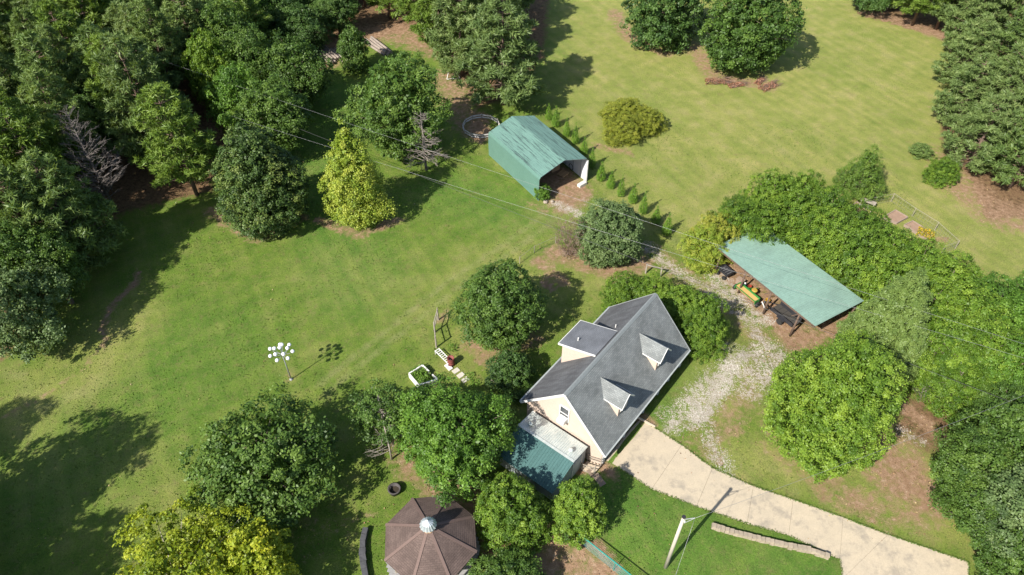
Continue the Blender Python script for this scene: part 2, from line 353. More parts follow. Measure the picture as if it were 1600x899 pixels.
def scatter_quads(cent, nrm, size, asp, tint, rg, fold=.0, name='leaves', m=None, tang=None):
    """many small leaf faces as one mesh"""
    n = len(cent)
    nrm = nrm / (np.linalg.norm(nrm, axis=1, keepdims=True) + 1e-9)
    t = rg.normal(size=(n, 3)) if tang is None else tang
    t = t - (t * nrm).sum(1, keepdims=True) * nrm; t /= (np.linalg.norm(t, axis=1, keepdims=True) + 1e-9)
    bt = np.cross(nrm, t); L_ = (size * .5)[:, None]; B_ = L_ * asp
    vs = np.empty((n, 4, 3)); vs[:, 0] = cent - t * L_; vs[:, 1] = cent + bt * B_ + nrm * L_ * fold; vs[:, 2] = cent + t * L_; vs[:, 3] = cent - bt * B_ + nrm * L_ * fold
    me = bpy.data.meshes.new(name); me.vertices.add(n * 4); me.vertices.foreach_set('co', vs.astype(np.float32).ravel())
    me.loops.add(n * 4); me.loops.foreach_set('vertex_index', np.arange(n * 4, dtype=np.int32))
    me.polygons.add(n); me.polygons.foreach_set('loop_start', np.arange(n, dtype=np.int32) * 4)
    me.update(calc_edges=True)
    a = me.attributes.new('tint', 'FLOAT', 'FACE'); a.data.foreach_set('value', np.clip(tint, 0, 1).astype(np.float32))
    if m: me.materials.append(m)
    return me

# loose stones on the gravel track
gv = M['gravel'].ravel(); xs, ys = X.ravel(), Y.ravel(); pat = np.sin(xs * 1.1 + np.sin(ys * .7) * 2) * np.sin(ys * 1.3 + np.sin(xs * .9) * 2) * .5 + .5
pr = np.where(gv > .3, gv, 0) ** 2 * (np.abs(xs) < 50) * (.08 + pat ** 2)
idx = rng.choice(len(gv), 9000, p=pr / pr.sum())
cx = xs[idx] + rng.uniform(-.3, .3, 9000); cy = ys[idx] + rng.uniform(-.3, .3, 9000); cz = T(cx, cy)
ss = rng.uniform(.018, .05, 9000)
base = np.array([(1, 0, 0), (-.5, .8, 0), (-.5, -.8, 0), (0, 0, 1.0)]); ang = rng.uniform(0, 6.28, 9000)
vv = base[None] * ss[:, None, None] * rng.uniform(.7, 1.3, (9000, 4, 3))
ca, sa = np.cos(ang)[:, None], np.sin(ang)[:, None]
vx = vv[..., 0] * ca - vv[..., 1] * sa + cx[:, None]; vy = vv[..., 0] * sa + vv[..., 1] * ca + cy[:, None]; vz = vv[..., 2] * .7 + cz[:, None] + .01
mb = MB(); mb.v = list(map(tuple, np.stack([vx, vy, vz], -1).reshape(-1, 3).tolist()))
mb.f = [t for i in range(9000) for t in ((4 * i, 4 * i + 1, 4 * i + 3), (4 * i + 1, 4 * i + 2, 4 * i + 3), (4 * i + 2, 4 * i, 4 * i + 3))]
o = mb.build('gravel', mat('stone_white', (.52, .49, .44), (.34, .30, .25), 4)); L(o, 'loose pale gravel scattered over the curving track', 'gravel', kind='stuff')
# grass tufts over the lawn near the camera
NT = 60000
tx = rng.uniform(-45, 45, NT); ty = rng.uniform(20, 78, NT)
ix = np.clip(np.searchsorted(gx, tx), 0, NX - 1); iy = np.clip(np.searchsorted(gy, ty), 0, NY - 1)
bare = np.maximum(M['dirt'][iy, ix], M['litter'][iy, ix]) + M['gravel'][iy, ix]
lx = (tx - HC[0]) * HU[0] + (ty - HC[1]) * HU[1]; ly = (tx - HC[0]) * HV[0] + (ty - HC[1]) * HV[1]
keep = (bare < .45) & ~((np.abs(lx) < 4) & (np.abs(ly) < 9))
DRIVE_T = [(1000, 656), (1065, 696), (1113, 732), (1177, 760), (1239, 781), (1317, 809), (1387, 836), (1513, 879), (1513, 952)]
DRIVE_B = [(947, 720), (1018, 765), (1088, 792), (1167, 819), (1232, 837), (1312, 875), (1316, 905), (1316, 952)]
dpoly = [W(*p) for p in DRIVE_T] + [W(*p) for p in DRIVE_B[::-1]]
ins = np.zeros(NT, bool)
for i in range(len(dpoly)):
    a_, b_ = dpoly[i], dpoly[(i + 1) % len(dpoly)]
    ins ^= ((a_[1] > ty) != (b_[1] > ty)) & (tx < (b_[0] - a_[0]) * (ty - a_[1]) / (b_[1] - a_[1] + 1e-12) + a_[0])
keep &= ~ins; tx, ty = tx[keep], ty[keep]; n = len(tx); hgt = rng.uniform(.03, .085, n)
nrm = rng.normal(size=(n, 3)); nrm[:, 2] *= .3
tufts = scatter_quads(np.stack([tx, ty, T(tx, ty) + hgt * .35], -1), nrm, hgt * 1.9, .8, rng.normal(.5, .2, n), rng, 0, 'grass', leafmat('grass_blades', (.07, .13, .02), (.11, .18, .032), (.19, .23, .06)), tang=np.tile((0, 0, 1.0), (n, 1)) + rng.normal(size=(n, 3)) * .5)
o = link('grass', tufts); L(o, 'short grass tufts standing in the mown lawn', 'grass', kind='stuff')

# longer grass creeping over the driveway edges, and fallen leaves below the trees
ex, ey = [], []
for i in range(len(dpoly)):
    a_, b_ = dpoly[i], dpoly[(i + 1) % len(dpoly)]; k_ = int(np.linalg.norm(b_ - a_) * 60); f_ = rng.uniform(0, 1, k_)
    ex.append(a_[0] + (b_[0] - a_[0]) * f_ + rng.normal(0, .05, k_)); ey.append(a_[1] + (b_[1] - a_[1]) * f_ + rng.normal(0, .05, k_))
ex, ey = np.concatenate(ex), np.concatenate(ey); n = len(ex); lx_ = (ex - HC[0]) * HU[0] + (ey - HC[1]) * HU[1]; kk_ = lx_ > 4.9; ex, ey = ex[kk_], ey[kk_]; n = len(ex)
nrm = rng.normal(size=(n, 3)); nrm[:, 2] = abs(nrm[:, 2])
ed_ = scatter_quads(np.stack([ex, ey, T(ex, ey) + .075], -1), nrm, rng.uniform(.07, .2, n), .35, rng.normal(.4, .2, n), rng, 0, 'edge_grass', MATS['grass_blades'])
o = link('edge_grass', ed_); L(o, 'longer grass creeping over the edges of the concrete driveway', 'grass', kind='stuff')
NF = 9000; fi_ = rng.choice(len(xs), NF, p=(lambda q_: q_ / q_.sum())((M['dirt'].ravel() + .8 * M['litter'].ravel() + .03) * (np.abs(xs) < 60) * (ys > 16) * (ys < 112)))
fx, fy = xs[fi_] + rng.uniform(-.6, .6, NF), ys[fi_] + rng.uniform(-.6, .6, NF); nrm = rng.normal(size=(NF, 3)) * .4 + (0, 0, 1)
fl_ = scatter_quads(np.stack([fx, fy, T(fx, fy) + .06], -1), nrm, rng.uniform(.07, .17, NF), .7, rng.normal(.5, .25, NF), rng, .1, 'fallen_leaves', leafmat('leaf_fallen', (.12, .07, .04), (.26, .16, .08), (.42, .34, .16), .1))
o = link('fallen_leaves', fl_); L(o, 'fallen brown leaves strewn over bare soil and lawn edges', 'leaves', kind='stuff')
# ================================================================== DRIVEWAY
conc = mat('concrete', (.455, .38, .275), (.375, .32, .24), 1.3, .9, bump=.3, bscale=40, stain=(.27, .235, .185), stain_scale=(.8, .8, .8))
mb = MB(); 
P = [(*p, 0) for p in dpoly]
drive = bpy.data.objects.new('driveway', None); COL.objects.link(drive)
L(drive, 'pale concrete driveway curving from the garage to the lower right', 'driveway', kind='structure')
def quadslab(a, b, c, d, inset=.0, top=.05, n=6):
    """slab following the ground between corners a b (near edge) c d (far edge)"""
    m = MB(); A, B, C_, D = map(np.array, (a, b, c, d))
    if inset:
        u = (B - A) / np.linalg.norm(B - A); A = A + u * inset; B = B - u * inset; u2 = (C_ - D) / np.linalg.norm(C_ - D); D = D + u2 * inset; C_ = C_ - u2 * inset
    vs = []
    for lvl in (top, -.12):
        for j in range(n + 1):
            for i in range(n + 1):
                s, t = i / n, j / n; p = (A * (1 - s) + B * s) * (1 - t) + (D * (1 - s) + C_ * s) * t
                vs.append((p[0], p[1], float(T(*p)) + lvl))
    k = n + 1; o = k * k
    fs = [(j * k + i, j * k + i + 1, (j + 1) * k + i + 1, (j + 1) * k + i) for j in range(n) for i in range(n)]
    for i in range(n):
        fs += [(i + 1, i, o + i, o + i + 1), (n * k + i, n * k + i + 1, o + n * k + i + 1, o + n * k + i), (i * k, (i + 1) * k, o + (i + 1) * k, o + i * k), ((i + 1) * k + n, i * k + n, o + i * k + n, o + (i + 1) * k + n)]
    return m.add(vs, fs)
Tt = [W(*p) for p in DRIVE_T]; Bb = [W(*p) for p in DRIVE_B]
sl_pairs = [(Bb[i], Bb[i + 1], Tt[i + 1], Tt[i]) for i in range(5)]
sl_pairs += [(Bb[5], Bb[6], Tt[6], Tt[5]), (Bb[6], Bb[7], W(1420, 952), Tt[6]), (W(1420, 952), Tt[8], Tt[7], Tt[6])]
for k, (a, b_, c, d) in enumerate(sl_pairs):
    quadslab(a, b_, c, d, .008, .05 + .002 * (k % 2)).build('concrete_slab', conc, drive)
hl = lambda x_, y_: HC + HU * x_ + HV * y_
quadslab(hl(3.7, -6.7), Bb[0], Tt[0], hl(3.7, -2.7), 0, .047).build('concrete_slab', conc, drive)
jm = mat('joint_soil', (.10, .08, .05), None, 6)
for a, b_, c, d in sl_pairs: quadslab(a, b_, c, d, 0, .015).build('joint_bed', jm, drive)
# ================================================================== HOUSE
EZ, RZ_, HWID, HLEN = 2.6, 7.0, 4.05, 6.62
SL = (RZ_ - EZ) / HWID
wallm = mat('stucco', (.53, .42, .345), (.48, .38, .315), 2.0, .9, bump=.2, bscale=60)
white = mat('white_trim', (.70, .69, .66), (.60, .59, .56), 3, .6)
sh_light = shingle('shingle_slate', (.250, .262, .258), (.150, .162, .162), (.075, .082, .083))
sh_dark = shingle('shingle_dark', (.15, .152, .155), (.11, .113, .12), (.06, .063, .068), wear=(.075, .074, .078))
sh_mid = shingle('shingle_blue', (.15, .158, .172), (.12, .128, .142), (.07, .074, .084))
glass, gnt, gb = newmat('glass_dark'); gb.inputs['Base Color'].default_value = (.03, .035, .04, 1); gb.inputs['Roughness'].default_value = .08
gb.inputs['Specular IOR Level'].default_value = .8
house = thing('house', 'cream garage house with grey shingle gable roof and two dormers', 'house', (HC[0], HC[1], 0), HA)
m = MB()
wz = lambda x: RZ_ - SL * abs(x) - .26
prof = [(-3.65, -.3), (3.65, -.3), (3.65, wz(3.65)), (0, wz(0)), (-3.65, wz(3.65))]
m.add([(x, -6.3, z) for x, z in prof] + [(x, 6.3, z) for x, z in prof], [(0, 1, 2, 3, 4), (9, 8, 7, 6, 5)] + [(i, i + 5, (i + 1) % 5 + 5, (i + 1) % 5) for i in range(5)])
m.build('wall', wallm, house)
def courses(side, x0, x1, y0, y1, zr, slope, th=.12, step=.145, butt=.016, name='roof_slope', mt=None, parent=None, flip=False, clipl=None, clipr=None):
    """one roof slope laid in stepped courses; runs down from |x|=x0 to |x|=x1; clipl(x), clipr(x) give its side edges"""
    Ls = math.hypot(1, slope); n = max(1, int(round((x1 - x0) * Ls / step))); m = MB(); uv = []
    xs_ = np.linspace(x0, x1, n + 1); zt = lambda x: zr - slope * x
    yl = clipl or (lambda x: y0); yr = clipr or (lambda x: y1)
    for i in range(n):
        a, b_ = xs_[i], xs_[i + 1]
        top = [(a, zt(a)), (b_, zt(b_) + butt)]
        V = [(side * a, yl(a), top[0][1]), (side * a, yr(a), top[0][1]), (side * b_, yr(b_), top[1][1]), (side * b_, yl(b_), top[1][1]),
             (side * b_, yr(b_), zt(b_) - .002), (side * b_, yl(b_), zt(b_) - .002)]
        fs = [(0, 1, 2, 3), (3, 2, 4, 5)]
        if side > 0: fs = [tuple(reversed(f)) for f in fs]
        m.add(V, fs); uv += [(p[1], abs(p[0]) * Ls) for p in V]
    V = []
    for x in (x0, x1):
        for y in (yl(x), yr(x)): V += [(side * x, y, zt(x) - .004), (side * x, y, zt(x) - th)]
    m.add(V, [(1, 3, 7, 5), (0, 4, 5, 1), (2, 3, 7, 6), (4, 6, 7, 5), (0, 1, 3, 2)]); uv += [(p[1], abs(p[0]) * Ls) for p in V]
    m.uv = uv; return m.build(name, mt, parent)
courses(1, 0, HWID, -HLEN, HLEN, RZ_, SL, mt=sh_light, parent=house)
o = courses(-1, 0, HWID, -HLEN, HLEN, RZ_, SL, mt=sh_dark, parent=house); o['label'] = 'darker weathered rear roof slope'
m = MB()
for s in (-1, 1): m.slab([(0, -HLEN, RZ_ + .045), (s * .17, -HLEN, RZ_ + .045 - .17 * SL), (s * .17, HLEN, RZ_ + .045 - .17 * SL), (0, HLEN, RZ_ + .045)][::s], .02)
m.build('ridge_cap', mat('ridge_cap', (.25, .27, .27), (.17, .185, .19), 8), house)
drip = mat('drip_edge', (.30, .32, .32), None, 3, .6)
for ye in (-HLEN - .03, HLEN + .03):
    for s in (-1, 1):
        m = MB(); m.beam((0, ye, RZ_ - .09), (s * (HWID + .04), ye, EZ - .13), .05, .2); m.build('rake_board', white if ye < 0 else drip, house)
for s in (-1, 1): MB().box((s * (HWID + .02), 0, EZ - .07), (.04, 2 * HLEN, .16)).build('fascia_board', drip, house)
for s in (-1, 1): MB().box((s * (HWID + .08), 0, EZ - .02), (.09, 2 * HLEN, .09)).build('gutter', mat('gutter', (.34, .37, .37), None, 3, .5), house)
# gable window with its air conditioner
def window(parent, c, w_, h_, ax, bars=True, depth=.05):
    """window on a wall whose outward normal is ax ('-y','+x','-x','+y'), centre c"""
    e = bpy.data.objects.new('window', None); COL.objects.link(e); e.parent = parent
    e.location = c; e.rotation_euler = (0, 0, {'-y': 0, '+x': math.pi / 2, '+y': math.pi, '-x': -math.pi / 2}[ax])
    f = MB(); f.box((-w_ / 2 - .04, -.03, 0), (.09, .08, h_ + .18)); f.box((w_ / 2 + .04, -.03, 0), (.09, .08, h_ + .18))
    f.box((0, -.032, h_ / 2 + .045), (w_, .08, .09)); f.box((0, -.035, -h_ / 2 - .045), (w_, .1, .09))
    f.box((0, -.03, 0), (w_, .06, .06))
    f.build('frame', white, e)
    MB().box((0, -.008, 0), (w_, .02, h_)).build('pane', glass, e)
    return e
wd = window(house, (-.04, -6.302, 4.15), .75, 1.5, '-y')
ac = MB(); ac.box((-.02, -6.62, 3.62), (.66, .56, .44)); ac = ac.build('window_air_conditioner', white, loc=(HC[0], HC[1], 0), rz=HA); L(ac, 'white air conditioner hanging out of the gable window', 'air conditioner'); 
g = MB()
for i in range(6): g.box((-.02, -6.905, 3.47 + i * .06), (.58, .012, .02))
g.build('grille', mat('ac_grille', (.4, .4, .4), None, 4), ac)
# garage side: doors between pilasters
gd = mat('garage_door', (.50, .53, .54), (.42, .45, .46), 3, .6)
for yc in (-4.6, -1.6):
    d = MB().box((3.67, yc, 1.65), (.05, 2.5, 1.75)).build('garage_door', gd, house)
    for r in range(4):
        for cc in range(4): MB().box((3.705, yc - .93 + cc * .62, .98 + r * .44), (.025, .5, .32)).build('panel', white, d)
for yc in (1.4, 3.2, 5.0):
    window(house, (3.652, yc, 1.85), .8, 1.1, '+x')
for yc in (-6.1, -3.1, -.1, 2.3, 4.1, 6.1): MB().box((3.72, yc, 1.3), (.16, .2, 2.7)).build('pilaster', white, house)
# rear shed dormer
e = bpy.data.objects.new('rear_dormer', None); COL.objects.link(e); e.parent = house
rx0, rx1, rz0, rz1, ry0, ry1 = -.36, -3.85, 6.72, 5.62, -1.9, 1.25
m = MB(); px_ = [(rx0 - .1, rz0 - .2), (rx1 + .22, rz1 - .1), (rx1 + .22, 3.0)]
xb = rx0 - .1; zb = RZ_ - SL * abs(xb) - .02
prf = [(xb, rz0 - .22), (rx1 + .25, rz1 - .12), (rx1 + .25, RZ_ - SL * abs(rx1 + .25) - .03), (xb, zb - .05)]
m.add([(x, ry0 + .2, z) for x, z in prf] + [(x, ry1 - .2, z) for x, z in prf], [(3, 2, 1, 0), (4, 5, 6, 7)] + [(i, (i + 1) % 4, (i + 1) % 4 + 4, i + 4) for i in range(4)])
m.build('wall', wallm, e)
sl2 = (rz0 - rz1) / (rx0 - rx1) 
courses(-1, -rx0, -rx1, ry0, ry1, rz0 + sl2 * -rx0 * -1 * -1, sl2, th=.1, mt=sh_mid, parent=e, name='roof')
for yy in (ry0 - .02, ry1 + .02): MB().beam((rx0, yy, rz0 - .08), (rx1, yy, rz1 - .08), .05, .16).build('rake_board', white, e)
MB().box((rx1 - .02, (ry0 + ry1) / 2, rz1 - .07), (.05, ry1 - ry0 + .08, .16)).build('fascia_board', white, e)
window(e, (rx1 + .24, -.3, 4.6), 1.0, .9, '-x')
o = MB().tube([(-2.6, -1.0, rz1 + .3), (-2.6, -1.0, rz1 + .75)], .05, 8).build('vent_pipe', white, e)
# two gable dormers on the front slope
def front_dormer(y0):
    e = bpy.data.objects.new('dormer', None); COL.objects.link(e); e.parent = house
    zrg, xr0, xf, hw = 6.07, .86, 3.2, .78
    zmain = lambda x: RZ_ - SL * x; ze = 5.12
    # cheeks + gable front as one closed body
    xe = (RZ_ - ze) / SL
    m = MB(); zf = zmain(xf - .05)
    xw = xf - .05; z2 = zrg - .1; ze2 = ze + .02
    V = [(xw, y0 - hw + .1, zf - .1), (xw, y0 + hw - .1, zf - .1), (xw, y0 + hw - .1, ze2), (xw, y0, z2), (xw, y0 - hw + .1, ze2),
         (xe, y0 - hw + .1, zmain(xe) - .1), (xe, y0 + hw - .1, zmain(xe) - .1), (xe, y0 + hw - .1, ze2), (xe - .75, y0, z2 - .05), (xe, y0 - hw + .1, ze2)]
    m.add(V, [(0, 1, 2, 3, 4), (0, 4, 9, 5), (1, 6, 7, 2), (4, 3, 8, 9), (3, 2, 7, 8), (5, 9, 8, 7, 6), (0, 5, 6, 1)])
    m.build('wall', wallm, e)
    s2 = (zrg - ze) / hw
    for s in (-1, 1):
        # roof plane: ridge from xr0 to xf+.3, eave from where it meets main roof to xf+.3
        m = MB(); uv = []; n = 9; ls = math.hypot(1, s2)
        for i in range(n):
            a, b_ = hw * 1.12 * i / n, hw * 1.12 * (i + 1) / n
            za, zb = zrg - s2 * a, zrg - s2 * b_ + .014
            xa, xb_ = (RZ_ - za) / SL - .02, (RZ_ - zb) / SL - .02
            V = [(xa, y0 + s * a, za), (xf + .3, y0 + s * a, za), (xf + .3, y0 + s * b_, zb), (xb_, y0 + s * b_, zb), (xf + .3, y0 + s * b_, zb - .016), (xb_, y0 + s * b_, zb - .016)]
            fs = [(0, 1, 2, 3), (3, 2, 4, 5)]
            if s > 0: fs = [tuple(reversed(f)) for f in fs]
            m.add(V, fs); uv += [(p[0], abs(p[1] - y0) * ls) for p in V]
        zc = zrg - s2 * hw * 1.12
        V = [(xr0, y0, zrg - .06), (xf + .3, y0, zrg - .06), (xf + .3, y0 + s * hw * 1.12, zc - .06), ((RZ_ - zc) / SL, y0 + s * hw * 1.12, zc - .06), (xf + .3, y0, zrg - .004), (xf + .3, y0 + s * hw * 1.12, zc + .012)]
        m.add(V, [(0, 3, 2, 1) if s > 0 else (0, 1, 2, 3), (1, 2, 5, 4)]); uv += [(p[0], abs(p[1] - y0) * ls) for p in V]
        m.uv = uv; m.build('roof', sh_light, e)
        MB().beam((xf + .32, y0, zrg - .05), (xf + .32, y0 + s * hw * 1.14, zc - .05), .04, .12).build('rake_board', white, e)
        zq = zrg - s2 * hw * 1.12; MB().box(((xf + .3 + (RZ_ - zq) / SL) / 2, y0 + s * (hw * 1.12 + .015), zq - .02), (xf + .3 - (RZ_ - zq) / SL, .03, .09)).build('fascia_board', white, e)
    window(e, (xw + .003, y0, 4.5), .7, .85, '+x')
front_dormer(-2.97); front_dormer(2.76)
for (x_, y_) in ((-3.3, -.3), (-1.05, 2.2)): MB().tube([(x_, y_, RZ_ - SL * abs(x_) - .1 + (0 if y_ > 1.3 else .75)), (x_, y_, RZ_ - SL * abs(x_) + .35 + (0 if y_ > 1.3 else 1.1))], .045, 8).build('vent_pipe', white, house)

# ------------------------------------------------------------------ ribbed metal sheets
def ribbed(P0, u, v_, wu, lv, pitch=.23, amp=.025, rw=.06):
    """sheet from P0: ribs repeat along unit u (width wu), extruded along unit v (length lv); bump along u x v"""
    P0, u, v_ = (np.array(k, float) for k in (P0, u, v_)); n = np.cross(u, v_); n /= np.linalg.norm(n)
    cuts = [(0, 0)]; k = pitch * .5
    while k + rw < wu:
        cuts += [(k - rw / 2, 0), (k - rw / 4, 1), (k + rw / 4, 1), (k + rw / 2, 0)]; k += pitch
    cuts.append((wu, 0)); m = MB(); V = []
    for t in (0, 1):
        for dz in (0, -.012):
            V += [P0 + u * c + n * (amp * h + dz) + v_ * lv * t for c, h in cuts]
    N = len(cuts)
    fs = []
    for i in range(N - 1):
        fs += [(i, i + 1, 2 * N + i + 1, 2 * N + i), (N + i + 1, N + i, 3 * N + i, 3 * N + i + 1), (i, N + i, N + i + 1, i + 1), (2 * N + i, 2 * N + i + 1, 3 * N + i + 1, 3 * N + i)]
    fs += [(0, 2 * N, 3 * N, N), (N - 1, 2 * N - 1, 4 * N - 1, 3 * N - 1)]
    return m.add(V, fs)
# metal shed against the gable
galv = mat('galvanised', (.55, .60, .58), (.40, .45, .44), 1.2, .45, .35, stain=(.62, .64, .60), stain_scale=(6, 1.2, 1))
grn = mat('green_metal', (.060, .135, .130), (.048, .110, .105), .6, .5, .1)
shed = thing('metal_shed', 'low tin shed with white and dark green roof slopes against the gable', 'shed', (HC[0], HC[1], 0), HA)
sxa, sxb = -2.85, 2.5; yr_, zr_ = -8.5, 2.55; yb_, zb_ = -6.62, 2.3; yf_, zf_ = -11.2, 1.6
m = MB(); prf = [(-6.66, -.1), (-6.66, 2.24), (yr_, 2.49), (-10.95, 1.58), (-10.95, -.1)]
m.add([(sxa + .12, y, z) for y, z in prf] + [(sxb - .12, y, z) for y, z in prf], [(4, 3, 2, 1, 0), (5, 6, 7, 8, 9)] + [(i, (i + 1) % 5, (i + 1) % 5 + 5, i + 5) for i in range(5)])
m.build('wall', mat('grey_metal_wall', (.33, .37, .38), (.27, .30, .31), 2, .5, .2, stretch=(8, 8, .5)), shed)
npn = 6; wpn = (sxb - sxa) / npn
for i in range(npn):
    v1 = np.array((0, yr_ - yb_, zr_ - zb_)); l1 = np.linalg.norm(v1)
    ribbed((sxa + (i + 1) * wpn - .004, yb_, zb_ + .02), (-1, 0, 0), v1 / l1, wpn - .008, l1, .16, .03, .07).build('metal_panel', galv, shed)
    v2 = np.array((0, yf_ - yr_, zf_ - zr_)); l2 = np.linalg.norm(v2)
    ribbed((sxa + (i + 1) * wpn - .004, yr_, zr_ + .005), (-1, 0, 0), v2 / l2, wpn - .008, l2, .23, .02, .05).build('metal_panel', grn, shed)['label'] = 'dark green roof panel'
MB().beam((sxa, yr_ + .03, zr_ + .045), (sxb, yr_ + .03, zr_ + .045), .22, .02).build('ridge_strip', galv, shed)
for xx in (-2.1, 1.75):
    v3 = MB(); v3.lathe((xx, -7.85, 2.42), [(.12, 0), (.12, .16), (.17, .18), (.21, .27), (.17, .37), (.05, .42)], 14); v3.build('roof_vent', galv, shed, True)
for yy in (-7.2, -8.4, -9.6): MB().box((sxb - .1, yy, 1.0), (.07, .08, 2.1)).build('frame_strip', white, shed)
MB().box((sxb - .1, -7.8, .98), (.05, 1.0, 1.9)).build('door', mat('grey_door', (.42, .45, .46), None, 2, .5), shed)
for xx in (sxa + .25,): MB().box((xx - .1, -6.62, 2.2), (.2, .06, .3)).build('frame_strip', white, shed)
# wooden step rail by the corner
wood_grey = mat('grey_wood', (.34, .30, .25), (.22, .19, .155), 3, .9, bump=.3, stretch=(1, 1, 1))
wood_pale = mat('pale_wood', (.50, .42, .32), (.40, .33, .25), 3, .9)
wood_dark = mat('dark_timber', (.14, .095, .07), (.09, .06, .045), 3, .9, bump=.3)
st = thing('wooden_steps', 'short wooden steps with rails between tin shed and garage corner', 'steps', (HC[0] + HU[0] * 3.15 + HV[0] * -6.95, HC[1] + HU[1] * 3.15 + HV[1] * -6.95, .0), HA)
for i in range(4): MB().box((-.45 + i * .3, .05, .1 + i * .17), (.3, .9, .06)).build('tread', wood_pale, st)
for yy in (-.4, .5):
    MB().box((.0, yy, .22), (1.2, .05, .2), ry=-.5).build('stringer', wood_grey, st)
    MB().beam((-.6, yy, .8), (.6, yy, 1.45), .06, .06).build('rail', wood_grey, st)
    MB().beam((-.6, yy, .5), (.6, yy, 1.15), .05, .05).build('rail', wood_grey, st)
    for xx in (-.6, .6): MB().box((xx, yy, .5 + (xx + .6) * .35), (.08, .08, 1.1 + (xx + .6) * .5)).build('post', wood_grey, st)
# mat slab path beside
for k, (px, py) in enumerate(((927, 742), (936, 750))):
    p = W(px, py); o = MB().box((0, 0, .02), (1.1, .55, .06), R_(-60)).build('paving_slab', mat('brown_slab', (.22, .17, .13), None, 5), loc=at(p)); L(o, ['brown slab on the ground nearer the garage steps', 'brown slab on the ground farther from the garage steps'][k], 'slab')
p = W(1008, 660); o = MB().beam((-.9, 0, .1), (.9, 0, .1), .12, .16).build('wooden_curb', wood_pale, loc=at(p), rz=R_(-35)); L(o, 'short wooden curb at the garage end of the driveway', 'curb')

# ================================================================== BARN (metal carport shed)
BA = R_(33.0)         # width direction
barn = thing('metal_barn', 'sage green ribbed metal barn open at its near end', 'barn', (2.9, 69.0, 0), BA)
bw, bl, bh, br_ = 3.35, 5.3, 3.2, 4.22
barnm = mat('barn_green', (.120, .225, .185), (.100, .195, .160), .8, .45, .15)
barns = mat('barn_green_weathered', (.145, .255, .215), (.120, .220, .185), .8, .5, .15, stain=(.028, .04, .04), stain_scale=(5.5, .34, .5))
liner = mat('white_liner', (.62, .64, .66), (.52, .54, .56), 1.5, .5)
# local: x across, y along (towards the far end is +y)
fr = mat('steel_tube', (.52, .54, .54), None, 4, .4, .5)
prof = [(-bw, 0), (-bw, bh - .3), (-bw + .2, bh), (0, br_), (bw - .2, bh), (bw, bh - .3), (bw, 0)]
def strip(a, b_, npan, mt, nm='metal_panel'):
    a = np.array(a); b_ = np.array(b_); d = b_ - a; ln = np.linalg.norm(d); d /= ln; w1 = ln / npan
    for i in range(npan):
        p = a + d * (i * w1); y = bl
        ribbed((p[0], bl + .02 * (i % 2), p[1]), (d[0], 0, d[1]), (0, -1, 0), w1, 2 * bl, .23, .02, .06).build(nm, mt, barn)
strip(prof[0], prof[1], 3, barnm); strip(prof[1], prof[2], 1, barnm); strip(prof[2], prof[3], 4, barns); strip(prof[3], prof[4], 4, barns); strip(prof[4], prof[5], 1, barnm); strip(prof[5], prof[6], 3, barnm)
for y in (-bl + .06, -bl / 2, 0, bl / 2, bl - .06):
    m = MB(); m.tube([(x * .985, y, z - (.05 if z > 1 else 0)) for x, z in prof], .035, 6); m.build('frame_hoop', fr, barn)
m = MB()
for s in (1,):
    m.box((s * (bw - .07), 0, 1.42), (.02, 2 * bl - .1, 2.84))
m.build('wall_liner', liner, barn)
for y in np.linspace(-4.2, 4.2, 7): MB().box((bw - .11, float(y), 1.42), (.06, .07, 2.84)).build('stud', mat('liner_stud', (.3, .32, .34), None, 3), barn)
MB().box((0, bl - .02, 1.6), (2 * bw - .1, .03, 3.15)).build('end_wall', mat('end_wall', (.25, .33, .31), None, 1), barn)
MB().box((bw - .02, -bl - .02, 1.45), (.1, .08, 2.9)).build('corner_post', white, barn)
# pallets, wheel and block by the barn
def barn_pt(x, y, z=0): return (2.9 + x * math.cos(BA) - y * math.sin(BA), 69 + x * math.sin(BA) + y * math.cos(BA), z)
pal = mat('pallet_wood', (.55, .36, .20), (.42, .27, .15), 4, .9)
def pallet(loc, rot, label, tilt=0.0):
    t = thing('wooden_pallet', label, 'pallet', loc, rot, 'pallets in the barn'); t.rotation_euler = (tilt, 0, rot)
    for i in range(7): MB().box((-.5 + i * .167, 0, .13), (.1, 1.0, .02)).build('slat', pal, t)
    for j in (-.45, 0, .45): MB().box((0, j, .065), (1.1, .08, .1)).build('runner', pal, t)
    return t
for k in range(5): pallet(barn_pt(1.5, -1.3, .15 * k), BA, ['bottom wooden pallet of the stack in the barn', 'second pallet from the bottom in the barn stack', 'middle pallet of the stack in the barn', 'fourth pallet up in the barn stack', 'top wooden pallet of the stack in the barn'][k])
pallet(barn_pt(1.9, -2.7, .0), BA + .3, 'low wooden pallet in front of the pallet stack in the barn')
wl = MB(); wl.tube([(0, .38 * math.cos(a), .45 + .38 * math.sin(a)) for a in np.linspace(0, 2 * math.pi, 20)], .035, 6, False)
o = wl.build('spare_tyre', mat('rubber', (.03, .03, .03), (.02, .02, .02), 5), loc=barn_pt(bw - .25, -2.6, .03), rz=BA); L(o, 'thin black tyre leaning on the white liner inside the barn', 'tyre')
o = MB().box((0, 0, .17), (1.1, .5, .34)).build('stone_block', mat('old_white', (.62, .60, .55), (.5, .48, .43), 3), loc=barn_pt(bw - .9, -bl - .35), rz=BA + .15); L(o, 'white block lying at the right front corner of the barn', 'block')
